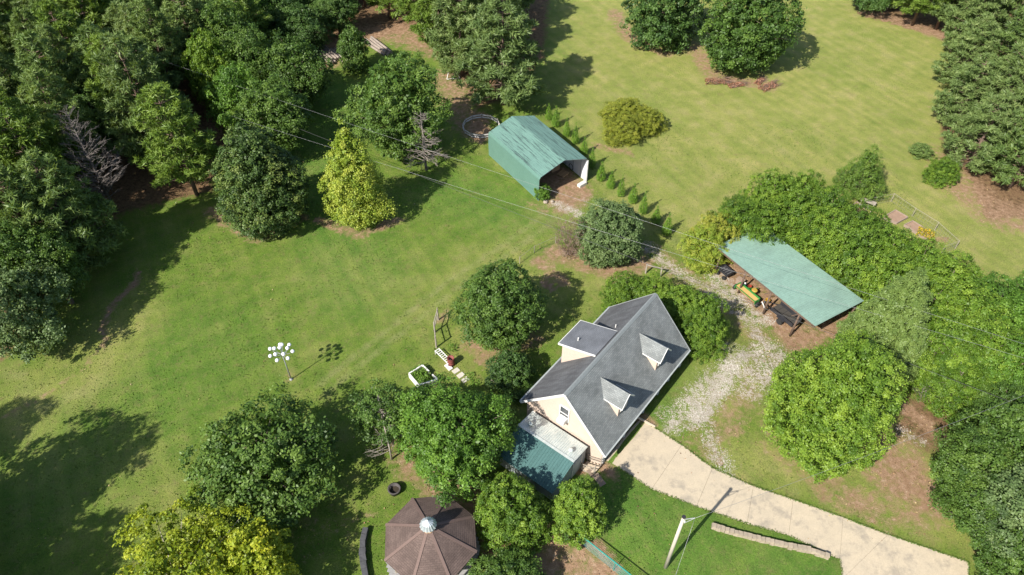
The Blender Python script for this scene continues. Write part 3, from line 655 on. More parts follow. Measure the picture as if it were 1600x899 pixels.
for k, (x, y, r) in enumerate(((-2.9, -6.0, .28), (-2.2, -6.3, .22), (-2.5, -5.7, .2))):
    mb = MB(); mb.sphere((0, 0, r * .5), r, 7, 5, .7); o = mb.build('rock', mat('rock', (.36, .30, .24), (.25, .21, .17), 4, .9), loc=barn_pt(x, y)); L(o, ['largest pale rock at the left front corner of the barn', 'pale rock right of the largest one at the barn front', 'small rock just inside the left barn corner'][k], 'rock')

# ================================================================== OPEN CARPORT WITH SAGE ROOF
cdir = np.array((6.73, -10.56)) / 12.52; cper = np.array((-cdir[1], cdir[0]))
c0 = np.array((19.95, 51.9)); CA = math.atan2(cdir[1], cdir[0])
car = thing('open_carport', 'open carport on timber posts under a pale sage ribbed roof', 'carport', (c0[0], c0[1], 0), CA)
cl, cd, zf, zb = 12.5, 6.9, 3.05, 2.4
cm = mat('sage_roof', (.245, .375, .305), (.225, .350, .285), .35, .5, .1, stain=(.190, .285, .235), stain_scale=(.35, .12, 1))
vv_ = np.array((0, cd, zb - zf)); lv = np.linalg.norm(vv_); vv_ /= lv
for i in range(14):
    w1 = cl / 14
    ribbed((i * w1 , -.0, zf + .004 * (i % 2)), (1, 0, 0), vv_, w1, lv, .23, .022, .06).build('metal_panel', cm, car)
for i, x in enumerate((.9, 4.15, 7.4, 10.7, 12.2)):
    for j, y in enumerate((.02, cd - .5)):
        if i == 4 and j == 0: continue
        zt = zf - .25 - (zf - zb) * y / cd
        MB().tube([(x, y, -.1), (x + .03 * (i % 2), y + .04, zt)], [.11, .085], 8).build('post', wood_dark, car, True)
for y in (.1, cd / 2, cd - .5): MB().beam((.05, y, zf - .17 - (zf - zb) * y / cd), (cl - .05, y, zf - .17 - (zf - zb) * y / cd), .09, .2).build('beam', wood_dark, car)
for x in np.linspace(.1, cl - .1, 9): MB().beam((x, .02, zf - .06), (x, cd - .05, zb - .06), .05, .09).build('rafter', wood_dark, car)
for x in (3.45, 6.7, 9.95):
    MB().beam((x, .3, 1.9), (x + .7, .3, zf - .25), .07, .07).build('brace', wood_dark, car)
def car_pt(x, y): return c0 + cdir * x + cper * y
# black two-wheeled cart
blk = mat('black_metal', (.035, .035, .04), (.02, .02, .025), 4, .5)
rub = MATS['rubber']
def cart(x, y, rot, label, L1=1.5, W1=1.0):
    p = car_pt(x, y); t = thing('utility_cart', label, 'cart', at(p), CA + rot)
    MB().box((0, 0, .5), (L1, W1, .05)).build('tray', blk, t)
    for s in (-1, 1):
        MB().box((0, s * W1 / 2, .62), (L1, .04, .26)).build('side_board', blk, t); MB().box((s * L1 / 2, 0, .62), (.04, W1 - .05, .26)).build('side_board', blk, t)
        for q in (-1, 1):
            wh = MB(); wh.tube([(q * L1 * .33, s * (W1 / 2 + .05), .22), (q * L1 * .33, s * (W1 / 2 + .17), .22)], .22, 12); wh.build('wheel', rub, t)
    for i in range(4): MB().box((-L1 / 2 + .25 + i * (L1 - .5) / 3, 0, .53), (.05, W1 - .1, .02)).build('tray_rib', mat('grey_paint', (.2, .2, .2), None, 3), t)
    MB().beam((-L1 / 2, 0, .4), (-L1 / 2 - .8, 0, .15), .05, .05).build('drawbar', blk, t)
    return t
cart(1.55, .65, .0, 'low black flatbed cart with four wheels at the left of the carport', 1.35, .95)
# green seeder / hay implement with yellow hopper
p = car_pt(5.0, .15); t = thing('green_spreader', 'green farm drop spreader with a long tan hopper beneath the carport edge', 'farm implement', at(p), CA)
gp = mat('green_paint', (.035, .20, .045), (.025, .16, .035), 5, .4); tan = mat('tan_paint', (.50, .33, .12), (.42, .27, .10), 5, .6)
m = MB(); 
m.add([(-1.25, -.32, .75), (1.25, -.32, .75), (1.25, .22, .75), (-1.25, .22, .75), (-1.25, -.12, .3), (1.25, -.12, .3), (1.25, .1, .3), (-1.25, .1, .3)], [(4, 7, 6, 5), (0, 4, 5, 1), (1, 5, 6, 2), (2, 6, 7, 3), (3, 7, 4, 0), (0, 1, 2, 3)])
m.build('hopper', tan, t)
MB().box((0, .27, .82), (2.6, .1, .16)).build('frame_beam', gp, t); MB().box((0, -.36, .77), (2.6, .05, .08)).build('frame_beam', gp, t)
for s in (-1, 1):
    MB().box((s * 1.3, -.05, .6), (.06, .62, .5)).build('end_plate', gp, t)
    wh = MB(); wh.tube([(s * 1.38, -.05, .3), (s * 1.55, -.05, .3)], .3, 14); wh.build('wheel', rub, t)
MB().beam((0, .3, .8), (0, 1.5, .5), .08, .1).build('drawbar', gp, t); MB().beam((-.5, .3, .8), (0, 1.2, .55), .06, .06).build('brace', gp, t); MB().beam((.5, .3, .8), (0, 1.2, .55), .06, .06).build('brace', gp, t)
m = MB(); m.lathe((.2, .7, .55), [(.12, 0), (.26, .1), (.3, .3), (.22, .36)], 10); m.build('seed_box', mat('yellow_paint', (.40, .27, .05), None, 5, .6), t)
# compact tractor seen only by its front end under the roof
p = car_pt(4.6, 3.4); t = thing('garden_tractor', 'green garden tractor parked deep under the carport', 'tractor', at(p), CA + 1.57)
MB().box((.3, 0, .75), (1.1, .55, .5)).build('hood', gp, t); MB().box((-.6, 0, .8), (.5, .45, .12)).build('seat', MATS['yellow_paint'], t); MB().box((-.85, 0, 1.0), (.1, .45, .35)).build('seat_back', MATS['yellow_paint'], t)
MB().tube([(-.05, 0, .9), (-.2, 0, 1.25)], .03, 6).build('steering_column', blk, t); MB().tube([(-.2 + .0, .18 * math.cos(a), 1.25 + .18 * math.sin(a)) for a in np.linspace(0, 6.28, 13)], .02, 5, False).build('steering_wheel', blk, t)
for s in (-1, 1):
    MB().tube([(-.55, s * .4, .45), (-.55, s * .65, .45)], .45, 14).build('wheel', rub, t); MB().tube([(.65, s * .38, .27), (.65, s * .55, .27)], .27, 12).build('wheel', rub, t)
    MB().box((-.55, s * .5, .95), (.7, .3, .05)).build('fender', gp, t)
# odds and ends by the implement
for (x, y, cc, nm, lb, sz) in ((3.95, .95, (.1, .2, .55), 'blue_bucket', 'small blue bucket beside the green spreader', .16), (3.75, 1.15, (.7, .7, .7), 'white_bucket', 'white bucket behind the blue one under the carport', .18), (4.3, 1.3, (.30, .05, .03), 'red_fuel_can', 'red can left of the tractor under the carport', .2), (6.6, 1.3, (.45, .28, .04), 'yellow_bucket', 'yellow round bucket right of the green spreader', .24)):
    p = car_pt(x, y); m = MB(); m.lathe((0, 0, 0), [(sz * .8, 0), (sz, sz * 2), (sz * .88, sz * 2), (sz * .7, sz * .4)], 12); o = m.build(nm, mat(nm, cc, None, 4, .4), loc=at(p)); L(o, lb, 'bucket' if 'bucket' in nm else 'fuel can')
p = car_pt(3.3, 1.0); o = MB().box((0, 0, .3), (.7, .5, .6)).box((0, 0, .62), (.78, .58, .05)).build('wooden_crate', mat('crate', (.30, .22, .17), None, 4), loc=at(p), rz=CA + .2); L(o, 'brown wooden crate beside the buckets under the carport', 'crate')
# black utility trailer
p = car_pt(9.0, 1.1); t = thing('utility_trailer', 'black utility trailer with a white tailgate bar at the right of the carport', 'trailer', at(p), CA)
MB().box((0, 0, .55), (2.6, 1.3, .08)).build('deck', blk, t)
for s in (-1, 1):
    MB().box((0, s * .66, .78), (2.6, .05, .4)).build('side_board', blk, t)
    MB().tube([(.1, s * .75, .32), (.1, s * .95, .32)], .32, 14).build('wheel', rub, t)
    MB().box((.1, s * .86, .72), (.9, .26, .04)).build('fender', blk, t)
    MB().beam((-1.3, s * .6, .5), (-2.5, -.2, .42), .07, .07).build('tongue', blk, t)
MB().beam((-2.5, -.5, .5), (-1.8, -.9, .5), .1, .05).build('bar', white, t)
MB().tube([(-2.4, -.2, .0), (-2.4, -.2, .5)], .03, 6).build('jack', fr, t)
for i in range(5): MB().box((-1.1 + i * .55, 0, .6), (.5, 1.2, .02)).build('deck_plank', mat('deck_plank', (.06, .055, .05), None, 3), t)

# ================================================================== GAZEBO
GZ = np.array((-5.65, 22.15)); gz = thing('gazebo', 'octagonal gazebo with brown shingle roof and small metal cupola', 'gazebo', (GZ[0], GZ[1], 0), R_(-17))
sh_brown = shingle('shingle_brown', (.150, .108, .092), (.100, .072, .062), (.050, .036, .033))
gR, ge, ga = 3.38, 2.65, 4.5
for k in range(8):
    a0, a1 = k * math.pi / 4, (k + 1) * math.pi / 4
    p0 = np.array((math.cos(a0), math.sin(a0))); p1 = np.array((math.cos(a1), math.sin(a1)))
    n = 22; m = MB(); uv = []; rin = .28
    slope_len = math.hypot(gR * math.cos(math.pi / 8), ga - ge)
    for i in range(n):
        ra, rb = rin + (gR - rin) * i / n, rin + (gR - rin) * (i + 1) / n
        za, zb_ = ga - (ga - ge) * ra / gR, ga - (ga - ge) * rb / gR + .014
        V = [(*p0 * ra, za), (*p0 * rb, zb_), (*p1 * rb, zb_), (*p1 * ra, za), (*p0 * rb, zb_ - .016), (*p1 * rb, zb_ - .016)]
        m.add(V, [(0, 1, 2, 3), (1, 4, 5, 2)])
        hw_ = math.sin(math.pi / 8)
        uv += [(-ra * hw_ + k * 5, ra / gR * slope_len), (-rb * hw_ + k * 5, rb / gR * slope_len), (rb * hw_ + k * 5, rb / gR * slope_len), (ra * hw_ + k * 5, ra / gR * slope_len), (-rb * hw_ + k * 5, rb / gR * slope_len), (rb * hw_ + k * 5, rb / gR * slope_len)]
    V = [(*p0 * rin, ga - .1), (*p0 * gR, ge - .1), (*p1 * gR, ge - .1), (*p1 * rin, ga - .1), (*p0 * gR, ge - .003), (*p1 * gR, ge - .003)]
    m.add(V, [(3, 2, 1, 0), (1, 2, 5, 4)]); uv += [(p[0], p[1]) for p in V]
    m.uv = uv; m.build('roof_panel', sh_brown, gz)
    q = p0 * 1.0; rc = MB(); rc.beam((*p0 * .3, ga - (ga - ge) * .3 / gR + .02), (*p0 * gR * 1.005, ge + .03), .2, .03); rc.build('hip_cap', mat('hip_cap', (.165, .112, .095), (.12, .082, .07), 9), gz)
    pm = p0 * 2.85; MB().box((pm[0], pm[1], 1.27), (.12, .12, 2.54), a0).build('post', wood_pale, gz)
    e0, e1 = p0 * 2.85, p1 * 2.85
    MB().beam((*e0, 2.42), (*e1, 2.42), .06, .2).build('eave_beam', wood_pale, gz)
    if k != 5: MB().beam((*e0, .95), (*e1, .95), .06, .08).build('rail', wood_pale, gz)
deckm = mat('gazebo_deck', (.30, .29, .28), (.22, .22, .22), 2, .9)
for i in range(24):
    y = -3.2 + (i + .5) * 6.4 / 24; xm = min(3.1, math.sqrt(max(.3, 3.35 ** 2 - y * y)))
    MB().box((0, y, .06), (2 * xm, .255, .12)).build('plank', deckm, gz)
m = MB(); m.lathe((0, 0, ga - .3), [(.46, 0), (.46, .5), (.4, .52)], 8); m.build('cupola_base', mat('cupola_wood', (.62, .40, .22), None, 5), gz)
cu = MB(); N = 32
ring = [((.60 if i % 2 else .55) * math.cos(2 * math.pi * i / N), (.60 if i % 2 else .55) * math.sin(2 * math.pi * i / N), ga + .18) for i in range(N)]
mid_ = [((.40 if i % 2 else .36) * math.cos(2 * math.pi * i / N), (.40 if i % 2 else .36) * math.sin(2 * math.pi * i / N), ga + .55) for i in range(N)]
cu.add(ring + mid_ + [(0, 0, ga + .85)], [(i, (i + 1) % N, N + (i + 1) % N, N + i) for i in range(N)] + [(N + i, N + (i + 1) % N, 2 * N) for i in range(N)] + [tuple(range(N - 1, -1, -1))])
cu.build('cupola_cap', mat('zinc', (.50, .54, .56), (.36, .40, .43), 3, .45, .5), gz)
mb = MB(); mb.lathe((0, 0, ga + .82), [(.03, 0), (.05, .06), (.02, .12)], 8); mb.build('finial', fr, gz)
# things around the gazebo
p = W(734, 883, 1.2); 
t = thing('patio_chair', 'dark metal patio chair beside the gazebo under its right eave', 'chair', at(W(745, 893)), .6)
for s in (-1, 1):
    for q in (-1, 1): MB().box((s * .22, q * .22, .21), (.03, .03, .42)).build('leg', blk, t)
MB().box((0, 0, .43), (.5, .5, .04)).build('seat', blk, t); MB().box((0, .25, .75), (.5, .03, .6)).build('backrest', blk, t)
p = W(617, 768); t = thing('round_planter', 'dark round tub standing on the shaded grass left of the gazebo', 'planter', at(p))
m = MB(); m.lathe((0, 0, 0), [(.42, 0), (.50, .42), (.52, .46), (.40, .46), (.36, .14)], 20); m.build('tub', mat('tub', (.075, .065, .065), (.045, .04, .04), 5, .7), t, True)
MB().lathe((0, 0, .1), [(.37, 0), (.36, .06)], 16).build('soil', mat('dark_soil', (.04, .03, .02), None, 6), t)
# curved dark stone edging
def wallpts(pp, n):
    P_ = [W(*q) for q in pp]; seg = [np.linalg.norm(P_[i + 1] - P_[i]) for i in range(len(P_) - 1)]; tot = sum(seg); out = []
    for k in range(n + 1):
        d = tot * k / n; i = 0
        while i < len(seg) - 1 and d > seg[i]: d -= seg[i]; i += 1
        out.append(P_[i] + (P_[i + 1] - P_[i]) * min(1, d / seg[i]))
    return out
def stonewall(name, label, pp, n, wd, ht, mt, rows=1, gap=.02, vr=.04):
    ps = wallpts(pp, n); r = random.Random(len(pp) + n); t = thing(name, label, 'wall', (ps[0][0], ps[0][1], 0))
    for k in range(n):
        a, b_ = ps[k] - ps[0], ps[k + 1] - ps[0]; mid = (a + b_) / 2; ln = np.linalg.norm(b_ - a); ang_ = math.atan2(*(b_ - a)[::-1])
        g = float(T(*(mid + ps[0])))
        for rr in range(rows):
            m = MB(); h_ = ht / rows; m.box((0, 0, 0), (ln - gap, wd + r.uniform(-vr, vr), h_ - .012))
            m.v = [(x + r.uniform(-.025, .025), y + r.uniform(-.025, .025), z + (r.uniform(-.03, .03) if z > 0 and rr == rows - 1 else 0)) for x, y, z in m.v]
            m.build('stone', mt, t, loc=(mid[0], mid[1], g + h_ * (rr + .5) - .02), rz=ang_ + r.uniform(-.04, .04))
    return t
stonewall('stone_edging', 'dark curved stone edging wall left of the gazebo', [(573, 828), (568, 845), (567, 870), (571, 899), (576, 925)], 9, .42, .45, mat('dark_stone', (.085, .085, .09), (.05, .05, .055), 5, .9, bump=.4))
stonewall('low_stone_wall', 'low tan fieldstone wall in the grass below the driveway', [(1111, 824), (1160, 838), (1230, 855), (1265, 862), (1294, 872)], 26, .34, .42, mat('field_stone', (.36, .30, .22), (.22, .18, .14), 3, .9, bump=.5), rows=2, vr=.07)

# ================================================================== UTILITY POLE AND WIRES
p = W(1040, 886); pole = thing('utility_pole', 'pale wooden utility pole standing in the lawn beside the driveway', 'utility pole', at(p))
polew = mat('pole_wood', (.50, .45, .38), (.38, .33, .27), 2, .9, stretch=(6, 6, .6), bump=.3)
MB().tube([(0, 0, -.1), (0, 0, 7.45)], [.14, .105], 12).build('shaft', polew, pole, True)
MB().tube([(0, 0, 7.44), (0, 0, 7.52)], .13, 12).build('cap', blk, pole)
MB().tube([(.1, 0, 7.15), (.75, .05, 7.25)], .03, 6).build('bracket', fr, pole); MB().tube([(.12, 0, 6.6), (.75, .05, 7.22)], .02, 6).build('brace', fr, pole)
MB().lathe((.12, -.05, 6.9), [(.04, 0), (.06, .08), (.04, .16)], 8).build('insulator', white, pole)
def cable(name, label, pts, rad, mt, n=14, sag=.0):
    P_ = [np.array(q, float) for q in pts]; out = []
    for i in range(len(P_) - 1):
        for k in range(n + (i == len(P_) - 2)):
            t_ = k / n; q = P_[i] * (1 - t_) + P_[i + 1] * t_; q[2] -= sag * 4 * t_ * (1 - t_); out.append(q)
    m = MB(); m.tube(out, rad, 5); o = m.build(name, mt, None, True); return L(o, label, 'cable')
wire = mat('wire_alu', (.30, .30, .30), None, 5, .4, .4); wired = mat('wire_dark', (.07, .07, .07), None, 5, .5)
farL, farR = (-60., 88.), (66., 20.)
cable('power_line', 'upper thin pale power line crossing above the barn and carport', [(*(np.array((-23.6, 68.2)) - np.array((62.1, -33.7)) * .55), 9.3), (*(np.array((38.5, 34.5)) + np.array((62.1, -33.7)) * .5), 9.3)], .009, wire, 30, .6)
pA, pB = G(647, 272, 7.6), G(1600, 560, 7.6); dd = pB - pA
cable('power_line', 'lower thin pale power line running nearest the house', [(*(pA - dd * .45), 8.0), (*(pB + dd * .5), 8.0)], .009, wire, 30, .5)
pA, pB = G(720, 300, 5.5), G(1200, 483, 5.5); dd = pB - pA
cable('telephone_cable', 'dark low cable passing over the bushes and gravel track', [(*(pA - dd * .9), 5.8), (*(pB + dd * 1.6), 5.8)], .016, wired, 30, .4)
for nm, q in (('A', (-57.8, 86.8)), ('B', (69.6, 17.6))):
    t = thing('utility_pole', {'A': 'tall brown power pole hidden among the left forest trees', 'B': 'tall brown power pole beyond the right edge of the yard'}[nm], 'utility pole', (q[0], q[1], 0)); MB().tube([(0, 0, -.1), (0, 0, 9.8)], [.18, .13], 10).build('shaft', polew, t, True); MB().box((0, 0, 9.2), (.1, 2.2, .12)).build('crossarm', wood_dark, t)
b0 = np.array(at(p)) + (.75, .05, 7.22)
q1 = W(1583, 622, 0); q1 = G(1560, 632, 8.2)
dr = (q1 - b0[:2]) * 1.5
cable('service_cable', 'thin white service wire running right from the utility pole', [b0, (b0[0] + dr[0], b0[1] + dr[1], 8.8)], .009, wire, 20, .5)
q2 = W(1052, 905, 3.0); gd_ = np.array((q2[0], q2[1])) - b0[:2]
cable('service_cable', 'white wire dropping from the pole bracket to the lower edge', [b0, (b0[0] + gd_[0] * 3, b0[1] + gd_[1] * 3, 3.6)], .009, wire, 14, .3)

# ================================================================== GLOBE LAMP
p = W(455, 593); t = thing('globe_lamp', 'tall garden lamp post with a cluster of white globes', 'lamp post', at(p))
lampm = mat('lamp_post', (.30, .31, .32), (.22, .23, .24), 4, .5)
MB().tube([(0, 0, 0), (0, 0, 3.75)], [.055, .035], 10).build('pole', lampm, t, True); MB().lathe((0, 0, 0), [(.16, 0), (.15, .06), (.07, .16)], 12).build('base', lampm, t)
globem = mat('white_globe', (.86, .87, .90), (.80, .81, .85), 3, .25)
arms = [(0, 0, 4.35)] + [(.62 * math.cos(a), .62 * math.sin(a), 4.05) for a in np.radians((20, 92, 164, 236, 308))] + [(1.0 * math.cos(a) if i != 3 else 1.15 * math.cos(a), 1.0 * math.sin(a), 3.7 + .1 * (i % 2)) for i, a in enumerate(np.radians((8, 56, 110, 160, 204, 262, 318)))]
for c in arms:
    c = np.array(c) * (.92, .92, 1); h = MB(); h.tube([(0, 0, 3.45), (c[0] * .6, c[1] * .6, 3.45 + (c[2] - 3.7) * .3), (c[0], c[1], c[2] - .1)], .018, 5); h.build('arm', lampm, t)
    g_ = MB(); g_.sphere(c, .165, 14, 8); g_.build('globe', globem, t, True); MB().lathe((c[0], c[1], c[2] - .21), [(.06, 0), (.08, .05)], 8).build('holder', white, t)

# ================================================================== YARD THINGS
# rustic timber frame
t = thing('timber_frame', 'weathered three-post rail frame in the lawn beside the round tree', 'rail frame', at(W(679.6, 519)))
o0 = W(679.6, 519); pp = [W(685, 500) - o0, np.zeros(2), W(682, 543) - o0]; hh = (1.5, 1.35, 1.6)
for q, h in zip(pp, hh): MB().tube([(*q, -.1), (q[0], q[1], h)], [.085, .07], 7).build('post', wood_grey, t)
for i in (0, 1):
    for hz in (.08, .7): MB().tube([(*pp[i], hh[i] - hz), (*pp[i + 1], hh[i + 1] - hz)], .05, 6).build('rail', wood_grey, t)
MB().tube([(pp[0][0], pp[0][1], hh[0]), (pp[0][0], pp[0][1], hh[0] + .25)], .03, 6).build('peg', wood_grey, t)
# white bench-like rack
p1, p2 = W(683, 551), W(704, 572); mid = (p1 + p2) / 2; an = math.atan2(*(p2 - p1)[::-1]); ln = np.linalg.norm(p2 - p1)
t = thing('garden_bench', 'long narrow white openwork bench beside the red barrel', 'bench', at(mid), an)
for y in (-.22, .22): MB().box((0, y, .42), (ln, .06, .05)).build('seat_rail', white, t)
for i in range(9): MB().box((-ln / 2 + .06 + i * (ln - .12) / 8, 0, .425), (.07, .38, .04)).build('slat', white, t)
for x in (-ln / 2 + .08, ln / 2 - .08):
    for y in (-.22, .22): MB().box((x, y, .2), (.06, .06, .4)).build('leg', white, t)
t = thing('metal_barrel', 'rusty red metal barrel at the end of the white bench', 'barrel', at(W(705, 570)))
MB().lathe((0, 0, 0), [(.31, 0), (.31, .3), (.33, .32), (.31, .34), (.31, .62), (.33, .64), (.31, .66), (.31, .92), (.33, .95), (.28, .95), (.28, .3)], 18).build('drum', mat('red_rust', (.22, .055, .05), (.13, .045, .035), 4, .7, stain=(.12, .06, .04), stain_scale=(3, 3, 3)), t, True)
MB().tube([(.0, .29, .9), (.03, .33, 1.35)], .015, 5).build('rod', blk, t)
o = MB().box((0, 0, .06), (.75, .4, .12)).build('concrete_block', white, loc=at(W(701, 574.5)), rz=an); L(o, 'flat white block under the front of the red barrel', 'block')
for k, (px, py) in enumerate(((712.5, 580), (720, 587), (727, 594))):
    o = MB().box((0, 0, .03), (.62, .45, .08)).build('stepping_stone', mat('pale_stone', (.50, .47, .40), (.40, .37, .31), 5, .9), loc=at(W(px, py)), rz=.7); L(o, ['pale stepping stone nearest the red barrel', 'middle pale stepping stone below the red barrel', 'last pale stepping stone towards the bright green tree'][k], 'stepping stone', 'stepping stones')
# white walled raised bed
cs = [W(640, 590), W(655, 608), W(684, 599), W(661, 577)]
cen = sum(cs) / 4; t = thing('raised_bed', 'white walled raised garden bed full of green plants', 'raised bed', at(cen))
old_white = MATS['old_white']
for i in range(4):
    a, b_ = cs[i] - cen, cs[(i + 1) % 4] - cen
    n = 9 if i % 2 == 0 else 8
    for k in range(n):
        s0, s1 = a + (b_ - a) * (k + .04) / n, a + (b_ - a) * (k + .96) / n
        if i == 2 and k in (3, 4): continue
        MB().beam((*s0, .3), (*s1, .3), .12, .6).build('block', white, t)
bedsoil = MATS['dark_soil']; MB().poly([tuple((c - cen) * .92) for c in cs], 0, .3).build('soil', bedsoil, t)
def herb(center, rx, ry, rz_, n, h, z, tint=.5, size=.16, seed=1, mt=None, name='plants', parent=None):
    rg = np.random.default_rng(seed); q = rg.uniform(-1, 1, (n, 2)); zz = z + h * rg.uniform(.2, 1, n) * (1 - .4 * np.hypot(q[:, 0], q[:, 1]))
    c_, s_ = math.cos(rz_), math.sin(rz_); x = q[:, 0] * rx; y = q[:, 1] * ry
    P_ = np.stack([center[0] + x * c_ - y * s_, center[1] + x * s_ + y * c_, zz], -1); nn = rg.normal(size=(n, 3)) * .6 + (0, 0, 1)
    me = scatter_quads(P_, nn, rg.uniform(.7, 1.3, n) * size, .6, rg.normal(tint, .18, n), rg, .1, name, mt); return link(name, me, parent)

# ------------------------------------------------------------------ fences, garden, pens
gf = mat('green_rail', (.03, .26, .22), None, 5, .4); netm = mat('net', (.10, .22, .20), None, 5, .5)
def mesh_fence(name, label, pts, h, railm, netmt, postr=.035, step=2.4, rail=.03, cell=.25, posts=True, wire_r=.006, toprail=True):
    P_ = [np.array(q, float) for q in pts]; t = thing(name, label, 'fence', (P_[0][0], P_[0][1], 0))
    o = P_[0].copy(); net = MB()
    for i in range(len(P_) - 1):
        a, b_ = P_[i] - o, P_[i + 1] - o; ln = np.linalg.norm(b_ - a); k = max(1, int(round(ln / step)))
        g = lambda q: float(T(*(q + o)))
        for j in range(k + (i == len(P_) - 2)):
            q = a + (b_ - a) * j / k
            MB().tube([(*q, g(q) - .05), (q[0], q[1], g(q) + h + .04)], postr, 6).build('post', railm, t)
        if toprail: MB().tube([(*(a + (b_ - a) * j / k), g(a + (b_ - a) * j / k) + h) for j in range(k + 1)], rail, 6).build('top_rail', railm, t)
        nz = max(2, int(h / cell))
        for z_ in np.linspace(.06, h - .03, nz): net.tube([(*a, g(a) + z_), (*b_, g(b_) + z_)], wire_r, 3, False)
        kk = int(ln / cell)
        for j in range(kk): q = a + (b_ - a) * (j + .5) / kk; net.tube([(*q, g(q) + .03), (*q, g(q) + h)], wire_r, 3, False)
    no = net.build('netting', netmt, t); no['kind'] = 'stuff'; return t
fa, fb = G(905, 838, 1.3), G(980, 897, 1.3); dd = fb - fa
mesh_fence('green_fence', 'teal green chain-link fence at the bottom edge beside brown soil', [fa - dd * .0, fb + dd * .5], 1.3, gf, netm, rail=.045, cell=.12, wire_r=.008, step=3.2)
mesh_fence('wire_fence', 'thin wire fence from the brown bush across the lawn', [W(812, 412), W(835, 395), W(868, 380)], .9, wood_grey, wired, step=2.2, rail=.012, cell=.4)
mesh_fence('garden_fence', 'sagging wire garden fence with slanting posts around the raised beds', [W(1356, 322), W(1392, 315), W(1425, 338), W(1460, 360), W(1492, 389), W(1470, 397)], 1.1, wood_grey, MATS['grey_paint'], step=3.4, rail=.012, cell=.3, toprail=True)
# garden beds
bedw = mat('bed_board', (.30, .23, .18), (.22, .17, .14), 3, .9); bsoil = mat('bed_soil', (.30, .20, .14), (.22, .145, .10), 3, .95)
def bed(c4, label, h=.28, fl=None):
    cs = [W(*q) for q in c4]; cen = sum(cs) / 4; t = thing('raised_bed', label, 'raised bed', at(cen))
    for i in range(4):
        a, b_ = cs[i] - cen, cs[(i + 1) % 4] - cen; MB().beam((*a, h / 2), (*b_, h / 2), .08 + .004 * i, h + .01 * i).build('board', bedw, t)
    MB().poly([tuple((c - cen) * .97) for c in cs], 0, h - .08).build('soil', bsoil, t); return t, cs, cen
bed([(1377, 343), (1400, 351), (1417, 342), (1398, 331)], 'brown earth raised bed in the middle of the garden plot')
tb, cs_, cen_ = bed([(1412, 354), (1445, 376), (1459, 369), (1425, 348)], 'long raised bed with yellow flowers at its right end')
herb((cs_[1] * .3 + cs_[2] * .3 + cen_ * .4) - cen_, .85, .8, -.6, 500, .4, .2, .5, .16, 3, leafmat('marigold', (.10, .16, .02), (.22, .25, .03), (.75, .45, .02)), 'flowers', tb)
tb, cs_, cen_ = bed([(1328, 326), (1343, 338), (1352, 332), (1338, 318)], 'small grassy raised bed beside the wooden picnic table')
herb((0, 0), .7, .9, -.4, 300, .15, .18, .4, .15, 4, MATS['marigold'], 'grass', tb)
t = thing('picnic_bench', 'weathered wooden picnic bench by the dark juniper', 'bench', at(W(1353, 324)), R_(-35))
MB().box((0, 0, .72), (1.6, .3, .05)).build('top_board', wood_grey, t); MB().box((0, .35, .72), (1.6, .25, .05)).build('top_board', wood_grey, t); MB().box((0, -.55, .42), (1.6, .25, .05)).build('seat_board', wood_grey, t)
for x in (-.65, .65): MB().beam((x, -.6, 0), (x, .1, .7), .06, .09).build('leg', wood_grey, t); MB().beam((x, .6, 0), (x, .2, .7), .06, .09).build('leg', wood_grey, t); MB().beam((x, -.65, .38), (x, .5, .38), .05, .08).build('crossbar', wood_grey, t)
o = MB().lathe((0, 0, 0), [(.2, 0), (.22, .5), (.19, .52)], 10).build('blue_bucket', mat('pale_blue', (.35, .42, .48), None, 4), loc=at(W(1341, 343))); L(o, 'pale blue bucket beside the small grassy raised bed', 'bucket')
# small gate posts near the holly
t = thing('post_frame', 'small wooden post frame between the hedge and gravel track', 'post frame', at(W(1020, 430)), R_(-20))
for x in (-.75, .75): MB().box((x, 0, .6), (.13, .13, 1.3)).build('post', wood_grey, t)
MB().beam((-.75, 0, 1.15), (.75, 0, 1.15), .07, .1).build('rail', wood_grey, t)
# round pen behind the barn
pc = W(752, 201); t = thing('round_pen', 'round pen with low pale rails behind the green barn', 'pen', at(pc))
NP = 12; prd = 2.35
for k in range(NP):
    a0, a1 = 2 * math.pi * k / NP, 2 * math.pi * (k + 1) / NP
    MB().box((prd * math.cos(a0), prd * math.sin(a0), .33), (.09, .09, .7), a0).build('post', wood_grey, t)
    for z_ in (.2, .52): MB().beam((prd * math.cos(a0), prd * math.sin(a0), z_), (prd * math.cos(a1), prd * math.sin(a1), z_), .05, .15).build('rail', mat('pale_rail', (.60, .58, .55), (.42, .40, .38), 3), t)
# dark board fence behind the house corner
fa_, fb_ = W(768, 596), W(822, 622); an_ = math.atan2(*(fb_ - fa_)[::-1]); ln_ = float(np.linalg.norm(fb_ - fa_))
t = thing('board_fence', 'short dark board fence in the shade beside the rear house corner', 'fence', at(fa_), an_)
for k in range(3): MB().box((ln_ * k / 2, 0, .6), (.1, .1, 1.3)).build('post', wood_grey, t)
for z_ in (.25, .6, .95): MB().box((ln_ / 2, -.07, z_), (ln_, .03, .14)).build('board', wood_grey, t)
# white swing triangle
t = thing('swing_frame', 'white triangular tube frame standing on bare soil by the pines', 'frame', at(W(704, 123)))
a, b_, c = (-.5, -.3, .05), (1.3, .1, .05), (.0, .9, 1.6)
for k, (u_, v_) in enumerate(((a, b_), (b_, c), (c, a))): MB().tube([u_, v_], .05, 6).build('tube', white, t)
